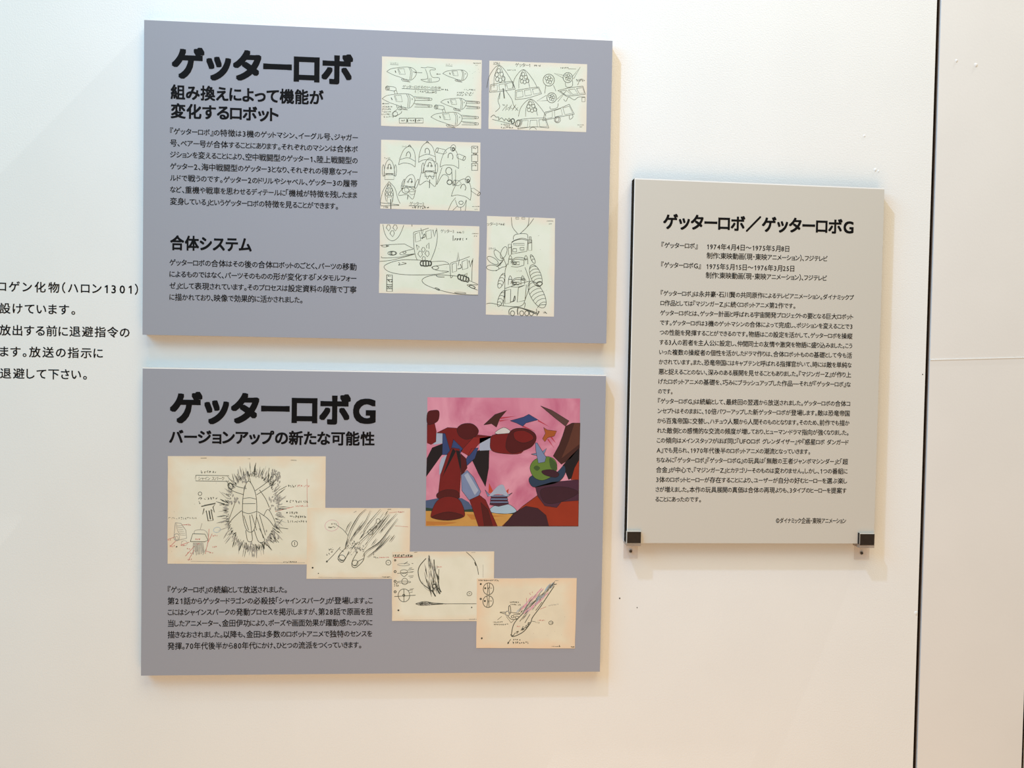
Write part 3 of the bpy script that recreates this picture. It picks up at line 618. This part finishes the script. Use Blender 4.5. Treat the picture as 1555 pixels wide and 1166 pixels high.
k.stroke([(370, 560), (430, 545), (515, 525), (490, 565), (505, 620), (470, 590), (490, 700), (440, 705), (420, 600), (385, 640), (400, 580)], 1.5, smooth=False); k.stroke([(400, 550), (510, 530)], 2.2, 'graphite'); k.stroke([(450, 600), (465, 690)], 1.8)
k.scrib(38, 678, 320, 22)
k.stroke([(110, 725), (165, 728), (215, 800), (222, 880), (120, 905), (95, 850)], .9, 'graphite', closed=True, smooth=False); k.stroke([(120, 730), (130, 800), (160, 850)], .7, 'graphite')
for j in range(6): k.stroke([(125 + j * 6, 755 + j * 18), (175 + j * 8, 750 + j * 20)], .6, 'graphite')
k.ell(122, 870, 28, 36, 0, .9, 'graphite'); k.ell(122, 880, 14, 18, 0, .7, 'graphite')
k.stroke([(260, 915), (285, 835), (410, 840), (440, 900), (405, 915)], .9, closed=True, smooth=False); k.stroke([(300, 835), (310, 800), (400, 798), (440, 850), (430, 960), (385, 1050)], .8, 'graphite'); k.stroke([(360, 795), (378, 728)], .7, 'graphite')
for j in range(9): k.stroke([(290 + j * 12, 925), (292 + j * 13 + random.uniform(-6, 6), 1040 + random.uniform(-30, 30))], 1.2, 'graphite')
for x0, y0, x1, y1 in ((440, 920, 480, 835), (250, 920, 160, 950), (300, 960, 210, 1060), (300, 1000, 240, 1105), (100, 870, 40, 890), (120, 900, 60, 960), (180, 745, 230, 742), (420, 1010, 470, 1025), (1120, 610, 1305, 562)): k.stroke([(x0, y0), (x1, y1)], .8, 'red_pencil')
for x0, y0 in ((220, 745), (310, 890), (310, 940), (485, 855), (480, 965), (455, 1028), (165, 950), (50, 960), (225, 985), (225, 1095), (30, 895), (225, 1030)): k.scrib(x0, y0, x0 + 38, 18, 'red_pencil', .9)
k.stroke([(450, 785), (440, 900), (410, 1040)], .7, 'red_pencil'); k.ell(530, 795, 36, 26, -15, .6, 'blue_pencil'); k.ell(200, 930, 30, 26, 0, .5, 'graphite'); k.stroke([(115, 970), (128, 962)], 1.8)
k.scrib(1245, 352, 1320, 26, w=.8); k.scrib(1340, 352, 1460, 22, 'red_pencil', .8); k.scrib(1265, 508, 1335, 28, w=.9); k.scrib(1350, 510, 1440, 24, w=.8); k.scrib(1325, 555, 1440, 18, 'red_pencil', .8); k.scrib(1262, 622, 1340, 24, w=.8); k.scrib(1265, 662, 1410, 26, w=.9); k.scrib(1240, 710, 1435, 26, w=.8)
for y in (507, 622): k.ell(1238, y, 4, 4, 0, 1.2)
k.ell(1315, 935, 30, 30, 0, .9); k.stroke([(1315, 917), (1315, 953)], .9); k.stroke([(365, 70), (425, 70)], .6); k.stroke([(1275, 90), (1335, 92)], .6); k.scrib(840, 77, 862, 8); k.stroke([(265, 1112), (800, 1122), (1420, 1130)], .5, 'graphite'); k.scrib(1200, 1120, 1330, 16, w=.8); k.stroke([(1440, 280), (1442, 560)], .5, 'red_pencil'); k.specks(60, 90, 1400, 1080, 16); k.make('ink_lines', s)['kind'] = 'stuff'

# G: rushing streaks
s, k = drawing([(60, 55), (1490, 60), (1482, 1042), (50, 1040)], D1, 2.2 * e, M['old_paper'], p2, 'yellowed sheet of slanting speed streaks, second from the left', (460, 765, 9.147))
for pts, w in (([(875, 70), (770, 170), (650, 380), (600, 560)], 1.1), ([(940, 90), (850, 260), (700, 440), (640, 540)], 1.0), ([(1080, 70), (900, 280), (830, 400)], 1.0), ([(1200, 140), (1100, 270), (860, 570)], 1.1), ([(1180, 130), (1000, 330), (740, 570)], 1.1),
               ([(1300, 130), (1180, 260), (1050, 410)], 1.0), ([(1315, 200), (1200, 350), (1060, 530), (890, 650), (830, 730)], 1.3), ([(1210, 430), (1080, 590), (890, 740)], 1.4), ([(670, 240), (620, 310), (585, 400)], .9), ([(1275, 430), (1200, 525)], 1.1),
               ([(1020, 480), (950, 580)], .9), ([(800, 300), (700, 450)], .8), ([(840, 230), (720, 400), (660, 520)], .8), ([(1160, 470), (1000, 650)], .9), ([(620, 480), (585, 620)], 1.5), ([(980, 300), (870, 420)], .9)):
    k.stroke(pts, w * 1.25, jit=3, taper=True); k.stroke([(x + 16, y + 10) for x, y in pts], w * 1.3, 'graphite', jit=7, taper=True)
for _ in range(40): t = random.random(); x = 1150 - 470 * t + random.gauss(0, 60); y = 150 + 480 * t + random.gauss(0, 40); l = random.uniform(40, 110); k.stroke([(x, y), (x - l * .7, y + l)], random.uniform(.6, 1.3), random.choice(('pencil', 'graphite')), taper=True)
k.stroke([(640, 570), (520, 690), (490, 770), (560, 805), (640, 660)], 1.0); k.ell(545, 745, 44, 34, 20, .9); k.stroke([(495, 770), (530, 785), (575, 795)], .9)
k.stroke([(760, 660), (690, 790), (685, 865), (740, 880), (840, 780), (850, 680)], 1.0); k.ell(725, 820, 40, 40, 0, .8); k.stroke([(690, 850), (735, 850), (765, 800), (840, 760)], .9)
k.ell(1045, 240, 28, 34, 0, .8); k.ell(940, 395, 36, 36, 0, .8)
for _ in range(46): x, y = random.gauss(740, 65), random.gauss(625, 40); k.stroke([(x, y), (x + random.uniform(-26, 26), y + random.uniform(-26, 26))], 1.0, random.choice(('pencil', 'graphite')))
k.ell(402, 300, 96, 76, -8, .55, 'pink_pencil'); k.scrib(395, 278, 465, 22); k.scrib(355, 325, 440, 20, w=.8); k.stroke([(455, 285), (560, 360), (625, 440)], .7)
k.stroke([(520, 600), (425, 705), (335, 800)], .8); k.ell(333, 800, 7, 7, 0, 1.4); k.scrib(355, 640, 415, 34, slope=-.3, w=.8); k.scrib(320, 700, 400, 34, slope=-.4, w=.9); k.scrib(975, 742, 1050, 24, w=.8); k.scrib(1060, 742, 1190, 16, 'red_pencil', .8); k.scrib(1325, 112, 1415, 20, 'red_pencil', .8)
k.stroke([(1190, 125), (1320, 110)], .5, 'red_pencil'); k.stroke([(1280, 305), (1460, 318)], .5, 'red_pencil'); k.stroke([(980, 660), (985, 715)], .7); k.ell(1187, 815, 34, 34, 0, .9); k.scrib(1175, 816, 1195, 12)
k.stroke([(215, 1018), (700, 1025), (1240, 1022)], .5, 'graphite'); k.scrib(1100, 1014, 1220, 14, w=.7); k.ell(135, 886, 6, 5, 0, 1.6); k.ell(215, 965, 3, 3, 0, 1.0); k.stroke([(1175, 75), (1225, 75)], .7); k.stroke([(705, 120), (745, 100)], .9, 'graphite'); k.make('ink_lines', s)['kind'] = 'stuff'

# H: comet, orbit arc and spindle
s, k = drawing([(52, 70), (1468, 65), (1455, 1035), (48, 1030)], D1, 3.4 * e, M['old_paper'], p2, 'yellowed sheet with a falling comet and a thin spindle, third from the left', (590, 830, 9.147))
for _ in range(70):
    t = random.random(); u = random.uniform(-1, 1); x = 560 + u * 120 * math.sin(min(1, t * 1.25) * math.pi * .75) + t * 70; y = 110 + t * 450; l = random.uniform(50, 140)
    k.stroke([(x, y), (x + (.35 - u * .25) * l * .5 - 6, y + l)], random.uniform(.8, 1.7), random.choice(('pencil', 'pencil', 'graphite')), taper=True)
k.stroke([(520, 160), (430, 270), (415, 370), (460, 500), (600, 610), (650, 690)], 1.3, jit=3); k.stroke([(630, 180), (640, 300), (680, 440), (700, 560), (730, 630)], 1.5, jit=3); k.stroke([(700, 310), (690, 460)], .8)
k.ell(635, 550, 26, 30, 0, 2.2); k.stroke([(655, 690), (600, 600)], 2.0); k.stroke([(670, 580), (715, 655)], 2.4); k.stroke([(690, 570), (730, 630)], 2.2); k.stroke([(470, 480), (500, 560), (560, 610)], .6, 'graphite')
k.stroke([(1080, 72), (1180, 170), (1230, 280), (1248, 390)], .9, jit=2); k.stroke([(1195, 215), (1215, 265)], 1.4)
k.stroke([(375, 793), (1220, 792)], .8, jit=0)
for _ in range(60): x = 400 + abs(random.gauss(0, 120)); h = max(3, 28 * (1 - abs(x - 490) / 330)); y = 790 + random.uniform(-h, h) * .8; k.stroke([(x, y), (x + random.uniform(20, 60), y + random.uniform(-8, 8))], 1.1, random.choice(('pencil', 'graphite')))
k.stroke([(375, 793), (440, 768), (520, 762), (620, 780), (760, 790)], .8); k.stroke([(375, 793), (440, 812), (520, 815), (620, 803), (760, 795)], .8)
k.scrib(60, 122, 325, 30, w=1.3); k.stroke([(75, 150), (335, 143)], .9, 'red_pencil'); k.stroke([(75, 146), (335, 139)], .8)
for y, h in ((188, 10), (345, 14), (480, 14), (625, 14)): k.ell(92, y, h, h, 0, 1.2)
k.ell(210, 248, 85, 16, 0, .8, 'graphite'); k.stroke([(215, 240), (265, 208)], .9); k.ell(215, 345, 50, 26, 0, .7); k.stroke([(120, 370), (340, 350)], .7); k.stroke([(165, 372), (215, 415), (265, 375)], .8); k.ell(225, 482, 42, 44, 0, .8); k.ell(215, 490, 95, 14, 0, .7)
k.ell(215, 675, 80, 90, 0, .9); k.stroke([(80, 690), (375, 672)], .9); k.stroke([(212, 585), (215, 768)], .9); k.ell(212, 675, 14, 14, 0, 1.2)
for y in (300, 322, 352, 410, 430, 590, 608, 636): k.stroke([(265 + (y % 40), y), (330 + (y % 30), y - 8)], .7)
k.scrib(75, 515, 120, 28, w=.8); k.scrib(75, 540, 130, 24, w=.8); k.scrib(320, 233, 345, 8); k.scrib(665, 280, 730, 14, 'red_pencil', .8)
k.ell(1123, 652, 34, 28, -15, .8); k.scrib(1112, 652, 1132, 16); k.ell(1155, 843, 6, 6, 0, .9); k.ell(138, 882, 6, 4, 0, 1.8); k.stroke([(215, 1015), (1225, 1012)], .45, 'graphite'); k.scrib(1120, 1005, 1225, 16, 'graphite'); k.stroke([(355, 78), (400, 74)], .6); k.stroke([(1150, 80), (1205, 78)], .6, 'graphite'); k.stroke([(1312, 250), (1314, 430)], .4, 'graphite'); k.make('ink_lines', s)['kind'] = 'stuff'

# I: flame-tailed comet with pink edges
s, k = drawing([(85, 76), (1470, 70), (1445, 1045), (75, 1040)], D1, 4.6 * e, M['old_paper2'], p2, 'most yellowed sheet with a pink-edged flame, lowest and rightmost', (715, 870, 9.147))
for off, m in ((0, 'pink_pencil'),):
    for _ in range(34):
        t = random.uniform(0, 1); x = 1030 - 300 * t; y = 250 + 270 * t; sgn = random.choice((-1, 1)); dd = random.uniform(30, 62)
        x += sgn * dd * .75 ; y += sgn * dd * .62; l = random.uniform(60, 120); k.stroke([(x + l * .35, y - l * .4), (x - l * .35, y + l * .4)], 2.2, m, taper=True)
for _ in range(70):
    t = random.random(); wd_ = 18 + 70 * t; x = 1140 - 440 * t; y = 150 + 430 * t; u = random.uniform(-1, 1); x += u * wd_ * .7; y += u * wd_ * .6; l = random.uniform(50, 130)
    k.stroke([(x + l * .32, y - l * .40), (x - l * .32, y + l * .42)], random.uniform(.7, 1.8), random.choice(('pencil', 'graphite', 'graphite', 'blue_pencil')), taper=True)
k.stroke([(1190, 150), (1090, 200), (900, 390), (680, 600), (590, 720), (560, 870)], 1.2, jit=3); k.stroke([(1160, 180), (1080, 300), (960, 470), (860, 610), (830, 690), (740, 800), (640, 860), (575, 880), (558, 850)], 1.3, jit=4)
for _ in range(26): t = random.random(); x = 840 - 270 * t + random.gauss(0, 8); y = 680 + 180 * t ** .8 + random.gauss(0, 8); k.stroke([(x, y), (x - 26, y + 16)], 1.3, taper=True)
for a, b in (((820, 570), (750, 690)), ((740, 590), (680, 670)), ((970, 360), (890, 460)), ((990, 400), (900, 520))): k.stroke([a, b], .9)
for cx, cy in ((245, 218), (240, 395)): k.ell(cx, cy, 72, 82, 8, 1.0); k.stroke([(cx - 18, cy - 78), (cx - 8, cy), (cx - 20, cy + 80)], .9); k.stroke([(cx + 18, cy - 78), (cx + 10, cy), (cx + 14, cy + 80)], .9); k.scrib(cx - 20, cy - 5, cx + 20, 50, w=.9); k.ell(cx - 45, cy - 8, 6, 6, 0, 1.8); k.scrib(cx + 22, cy - 8, cx + 48, 12)
k.scrib(105, 102, 385, 22, w=.9); k.ell(138, 152, 6, 6, 0, 1.8); k.ell(138, 358, 10, 10, 0, 1.3)
k.stroke([(525, 470), (545, 455), (555, 545), (530, 560)], 1.0, closed=True); k.ell(510, 560, 32, 30, 0, 1.5, 'graphite'); k.stroke([(400, 545), (470, 565), (480, 545), (410, 540)], .9); k.stroke([(500, 580), (560, 640), (640, 640)], .9); k.stroke([(560, 545), (690, 565), (590, 575)], .8); k.ell(580, 605, 20, 16, 0, .9); k.ell(640, 615, 26, 16, 0, .9)
k.stroke([(430, 600), (370, 650)], .6); k.stroke([(490, 600), (560, 690)], .6); k.stroke([(600, 650), (560, 690)], .6)
k.scrib(545, 403, 665, 20, w=.8); k.scrib(550, 438, 680, 22, w=.8); k.scrib(320, 680, 425, 18, w=.8); k.scrib(320, 712, 505, 22, w=.9); k.scrib(585, 925, 690, 26, w=.9); k.scrib(578, 965, 780, 28, w=1.1); k.stroke([(555, 918), (515, 975)], .9); k.stroke([(518, 955), (512, 978), (530, 965)], 1.2)
k.scrib(805, 285, 860, 30, 'red_pencil', .6, -.6); k.stroke([(773, 345), (775, 470)], .6, 'red_pencil'); k.stroke([(960, 500), (1045, 468)], .6, 'red_pencil'); k.scrib(1080, 450, 1210, 16, 'graphite', .7, -.15); k.stroke([(850, 668), (900, 675)], .7); k.scrib(900, 688, 945, 18); k.scrib(925, 655, 1025, 20, 'red_pencil', .8); k.scrib(640, 740, 690, 18, 'red_pencil', .8)
k.ell(1112, 690, 30, 24, -8, .9); k.scrib(1103, 690, 1120, 18); k.ell(152, 905, 6, 8, 20, 1.4); k.scrib(1120, 1018, 1235, 10); k.stroke([(1230, 1000), (1235, 1025)], .9); k.scrib(1390, 1024, 1430, 12, w=1.2); k.stroke([(1170, 103), (1215, 104)], .7, 'graphite'); k.specks(100, 100, 1400, 1000, 10); k.make('ink_lines', s)['kind'] = 'stuff'

# J: the colour picture, an abstract stand-in in the same colours
M['sky'] = mat('picture_pink', (186, 100, 128), .4, 0, 9, rgb2=(214, 146, 164), spec=.35)
nt = M['sky'].node_tree; ns = [n for n in nt.nodes if n.type == 'TEX_NOISE'][0]; ns.inputs['Distortion'].default_value = 1.6
for nm, c in (('p_red', (122, 22, 24)), ('p_dred', (84, 14, 20)), ('p_lred', (146, 36, 36)), ('p_blue', (52, 70, 120)), ('p_steel', (128, 142, 178)), ('p_lsteel', (176, 184, 204)), ('p_black', (24, 16, 24)), ('p_maroon', (62, 26, 42)), ('p_plum', (76, 38, 60)), ('p_brown', (70, 34, 30)), ('p_lbrown', (98, 54, 42)),
              ('p_orange', (160, 50, 26)), ('p_sand', (214, 158, 82)), ('p_lsand', (200, 128, 60)), ('p_hill', (78, 96, 132)), ('p_green', (40, 66, 52)), ('p_lime', (104, 132, 56)), ('p_dlime', (66, 92, 46)), ('p_teal', (40, 62, 88)), ('p_white', (222, 214, 210)), ('p_dome', (176, 200, 218)), ('p_flame', (206, 74, 52)), ('p_spike', (92, 62, 58)), ('p_ochre', (176, 90, 40)), ('p_streak', (196, 62, 80))):
    c = tuple(v * .90 for v in c); M[nm] = mat('picture_' + nm[2:], c, .4, .04, 60, spec=.35)
s, k = drawing([(50, 45), (1338, 55), (1322, 1132), (35, 1130)], D1, e, M['sky'], p2, 'glossy colour picture of red, blue and brown abstract masses on a pink sky', (640, 595, 5.552))
s.name = 'colour_picture'
P = k.poly
P([(36, 915), (90, 905), (160, 892), (230, 900), (340, 895), (400, 930), (440, 990), (780, 1000), (780, 1030), (36, 1030)], 'p_hill', 0)
P([(36, 975), (120, 985), (300, 1000), (440, 985), (560, 1015), (660, 1005), (800, 1010), (790, 1040), (36, 1040)], 'p_green', 1)
P([(36, 1003), (440, 1012), (780, 1030), (860, 1131), (36, 1130)], 'p_sand', 2); P([(380, 1030), (700, 1045), (520, 1060), (660, 1080), (420, 1075)], 'p_lsand', 3); P([(40, 1090), (300, 1100), (200, 1120), (40, 1125)], 'p_lsand', 3)
# domed tower on the horizon
P([(575, 1010), (590, 975), (640, 950), (700, 940), (760, 960), (800, 1010), (690, 1028)], 'p_dome', 2, True); P([(575, 950), (590, 870), (715, 870), (735, 945), (650, 965)], 'p_plum', 3)
for j in range(3): P([(578 + j * 3, 935 - 26 * j), (735 - j * 5, 935 - 26 * j), (733 - j * 5, 923 - 26 * j), (580 + j * 3, 923 - 26 * j)], 'p_steel', 4)
P([(570, 880), (600, 840), (650, 790), (690, 785), (710, 830), (735, 880), (650, 860)], 'p_lsteel', 5, True); P([(565, 850), (570, 768), (610, 850)], 'p_flame', 4); P([(700, 850), (735, 815), (728, 872)], 'p_flame', 4); P([(536, 825), (575, 870), (560, 885)], 'p_steel', 4); P([(766, 850), (720, 890), (725, 870)], 'p_steel', 4)
# drifting angular shards with red streaks
P([(660, 215), (800, 203), (665, 228)], 'p_streak', 1); P([(655, 240), (740, 232), (660, 250)], 'p_streak', 1); P([(985, 235), (1080, 295), (980, 246)], 'p_streak', 1); P([(860, 285), (965, 335), (850, 296)], 'p_streak', 1); P([(1095, 370), (1135, 435), (1085, 380)], 'p_streak', 1); P([(1070, 395), (1120, 475), (1060, 400)], 'p_streak', 1)
P([(525, 278), (620, 190), (720, 156), (660, 225), (632, 298), (590, 268)], 'p_brown', 2); P([(748, 243), (860, 212), (905, 188), (985, 235), (880, 262), (855, 290), (800, 262)], 'p_blue', 2); P([(1030, 300), (1060, 320), (1140, 330), (1120, 372), (1065, 385), (1040, 420), (1020, 395), (1045, 350)], 'p_ochre', 2)
# black sails and the faceted red and blue masses at the left
P([(45, 560), (90, 470), (190, 430), (180, 520), (40, 715)], 'p_black', 1); P([(410, 540), (500, 480), (572, 490), (568, 640), (540, 800), (480, 690)], 'p_black', 1)
P([(48, 270), (110, 262), (125, 330), (122, 420), (80, 443), (48, 430)], 'p_red', 3); P([(52, 175), (100, 155), (145, 160), (148, 215), (125, 255), (52, 272)], 'p_dred', 4, True)
P([(115, 350), (190, 330), (200, 430), (100, 445)], 'p_lsteel', 2); P([(180, 330), (260, 340), (290, 470), (240, 530), (175, 530)], 'p_blue', 3)
P([(130, 345), (220, 300), (300, 305), (460, 360), (600, 375), (500, 420), (440, 470), (360, 480), (240, 490), (200, 350)], 'p_red', 4); P([(440, 380), (600, 376), (480, 440), (400, 540), (330, 500)], 'p_lred', 5); P([(270, 400), (350, 480), (300, 560), (250, 480)], 'p_blue', 5)
P([(420, 480), (480, 470), (450, 560), (385, 620), (360, 600)], 'p_blue', 4); P([(490, 390), (590, 375), (600, 490), (490, 495)], 'p_lsteel', 5)
P([(300, 310), (350, 270), (430, 270), (480, 320), (460, 370), (380, 400), (320, 370)], 'p_dred', 6, True); 
P([(580, 420), (600, 365), (720, 350), (850, 340), (870, 420), (840, 515), (680, 518), (590, 490)], 'p_red', 6, True); P([(620, 350), (690, 300), (750, 330), (748, 355)], 'p_white', 5, True)
P([(750, 330), (850, 305), (940, 335), (968, 390), (930, 460), (840, 500), (760, 515), (710, 460)], 'p_dred', 7, True); P([(780, 340), (860, 325), (930, 360), (940, 400), (860, 430), (790, 400)], 'p_red', 8, True)
P([(150, 620), (170, 560), (220, 520), (200, 640), (150, 700)], 'p_lsteel', 3); P([(140, 880), (160, 700), (220, 520), (260, 470), (320, 480), (330, 560), (330, 720), (320, 890), (230, 850)], 'p_red', 8); P([(265, 475), (290, 500), (175, 720), (240, 540)], 'p_black', 9); P([(290, 490), (325, 500), (332, 680)], 'p_black', 9)
P([(330, 520), (375, 560), (385, 640), (335, 710)], 'p_dred', 7); P([(130, 860), (200, 825), (290, 830), (322, 870), (300, 900), (150, 900)], 'p_dred', 9, True)
P([(80, 1030), (130, 920), (220, 880), (320, 910), (365, 1020), (340, 1060), (220, 1082), (100, 1065)], 'p_red', 10, True); P([(90, 1050), (220, 1010), (350, 1040), (300, 1070), (220, 1080), (130, 1072)], 'p_dred', 11, True)
P([(335, 700), (385, 660), (440, 720), (500, 840), (470, 900), (400, 910), (340, 830)], 'p_steel', 8); P([(360, 700), (390, 680), (480, 830), (450, 870)], 'p_lsteel', 9)
P([(405, 910), (490, 870), (540, 910), (640, 1131), (480, 1131)], 'p_red', 9); P([(500, 930), (560, 990), (600, 1131), (530, 1131)], 'p_dred', 10)
# brown and orange masses at the right
P([(1005, 118), (1100, 155), (1245, 245), (1215, 290), (1120, 215)], 'p_spike', 3); P([(1337, 262), (1270, 262), (1215, 290), (1190, 370), (1160, 450), (1110, 540), (1180, 610), (1260, 560), (1332, 470)], 'p_brown', 4); P([(1337, 262), (1290, 262), (1240, 420), (1180, 560), (1332, 440)], 'p_lbrown', 5)
P([(1332, 470), (1260, 540), (1190, 620), (1240, 740), (1328, 700)], 'p_black', 4); P([(1290, 640), (1329, 570), (1326, 740), (1260, 740)], 'p_orange', 5)
P([(680, 1131), (850, 965), (980, 870), (1150, 850), (1325, 900), (1322, 1131)], 'p_orange', 5); P([(690, 1131), (780, 1020), (880, 962), (980, 980), (1050, 1040), (1075, 1131)], 'p_maroon', 6)
P([(960, 800), (1100, 760), (1326, 740), (1325, 915), (1180, 925), (1140, 975), (1040, 960), (980, 880)], 'p_plum', 7); P([(1010, 820), (1200, 800), (1322, 850), (1160, 930), (1040, 930)], 'p_maroon', 8, True)
P([(905, 740), (950, 700), (1120, 690), (1200, 620), (1210, 690), (1150, 760), (1030, 790), (940, 800)], 'p_teal', 7, True)
P([(915, 650), (935, 590), (990, 555), (1070, 545), (1130, 580), (1140, 650), (1100, 710), (1020, 745), (950, 720)], 'p_lime', 9, True); P([(1080, 555), (1135, 600), (1140, 660), (1090, 640)], 'p_dlime', 10, True)
P([(945, 640), (970, 620), (1000, 640), (975, 665)], 'p_dlime', 10, True); P([(1015, 665), (1100, 655), (1160, 690), (1130, 720), (1040, 700)], 'p_maroon', 10, True)
P([(960, 430), (975, 430), (1050, 550), (1040, 590), (985, 600), (965, 500)], 'p_steel', 11); P([(925, 525), (975, 515), (970, 535)], 'p_steel', 10); P([(1010, 510), (1055, 475), (1030, 530)], 'p_steel', 10)
k.make('picture_shapes', s)

# ------------------------------------------------------------------ brackets under the caption panel
M['acrylic'] = mat('clear_acrylic', (226, 206, 190), .05, spec=.5); M['acrylic'].node_tree.nodes['Principled BSDF'].inputs['Alpha'].default_value = .16
M['screw_dark'] = mat('screw_recess', (60, 48, 40), .5)
M['pad'] = mat('dark_bracket_pad', (48, 38, 30), .6, .1, 150, spec=.2)
M['tray'] = mat('smoky_ledge', (176, 160, 146), .25, .05, 100); M['tray'].node_tree.nodes['Principled BSDF'].inputs['Alpha'].default_value = .6
M['edge'] = mat('polished_edge', (205, 198, 188), .2)
M['steel'] = mat('screw_steel', (120, 112, 104), .3, metal=1)
def bracket(fx0, fy0, fx1, fy1, wx0, wx1, wy, sx, sy, label, black_left):
    """front lip given by pixels at its own depth, wall plate by pixels on the wall"""
    dl = D3 + .0055
    a = at(fx0, fy0, dl); b = at(fx1, fy1, dl); x0, x1 = a.x, b.x; zt, zb = a.z, b.z
    w0, w1 = at(wx0, wy).x, at(wx1, wy).x; wz = at(wx0, wy).z
    r = empty('display_bracket', ((w0 + w1) / 2, 0, wz), label, 'bracket', 'clear brackets under the caption panel')
    bm_obj('wall_plate', box_bm(w0, w1, -.0024, -.0003, wz, -.0005, .0005), M['acrylic'], r)
    bm = box_bm(x0, x1, -dl, -.0022, zb - .0045, -.0002, .0004); bm_obj('ledge', bm, M['tray'], r)
    bm_obj('front_lip', box_bm(x0, x1, -dl - .0001, -D3 - .0006, -.0001, zt, .0003), M['edge'], r)
    bm_obj('front_pad', box_bm(x0 + .0007, x1 - .0007, -dl - .0006, -dl - .0001, zb + .0004, zt - .0009, .0001), M['pad'], r)
    xm = x0 + (x1 - x0) * .62
    bm_obj('pad_groove', box_bm(xm - .0003, xm + .0003, -dl - .0007, -dl - .0006, zb + .0004, zt - .0014), M['cavity'], r)
    if black_left: bm_obj('side_pad', box_bm(x0 - .0009, x0 - .0001, -dl + .0002, -D3 - .0004, .0, zt + .0006), M['cavity'], r)
    p = at(sx, sy); b = bmesh.new(); bmesh.ops.create_cone(b, cap_ends=True, segments=20, radius1=.0028, radius2=.0020, depth=.0016)
    bmesh.ops.rotate(b, verts=b.verts, matrix=Matrix.Rotation(math.pi / 2, 3, 'X')); bmesh.ops.translate(b, verts=b.verts, vec=(p.x, -.0030, p.z))
    sc_ = bm_obj('screw', b, M['steel'], r); bm_obj('screw_slot', box_bm(p.x - .0012, p.x + .0012, -.0041, -.0036, p.z - .0012, p.z + .0012, .0003), M['cavity'], sc_)
    return r
bracket(951.9, 806.5, 973.6, 825, 946.3, 968, 847.7, 957.4, 836.5, 'clear acrylic bracket with dark front lip under the left corner of the tall caption panel', False)
bracket(1305.6, 810, 1328, 828, 1296.5, 1319, 849.5, 1307.6, 839.3, 'clear acrylic bracket with dark front lip under the right corner of the tall caption panel', True)
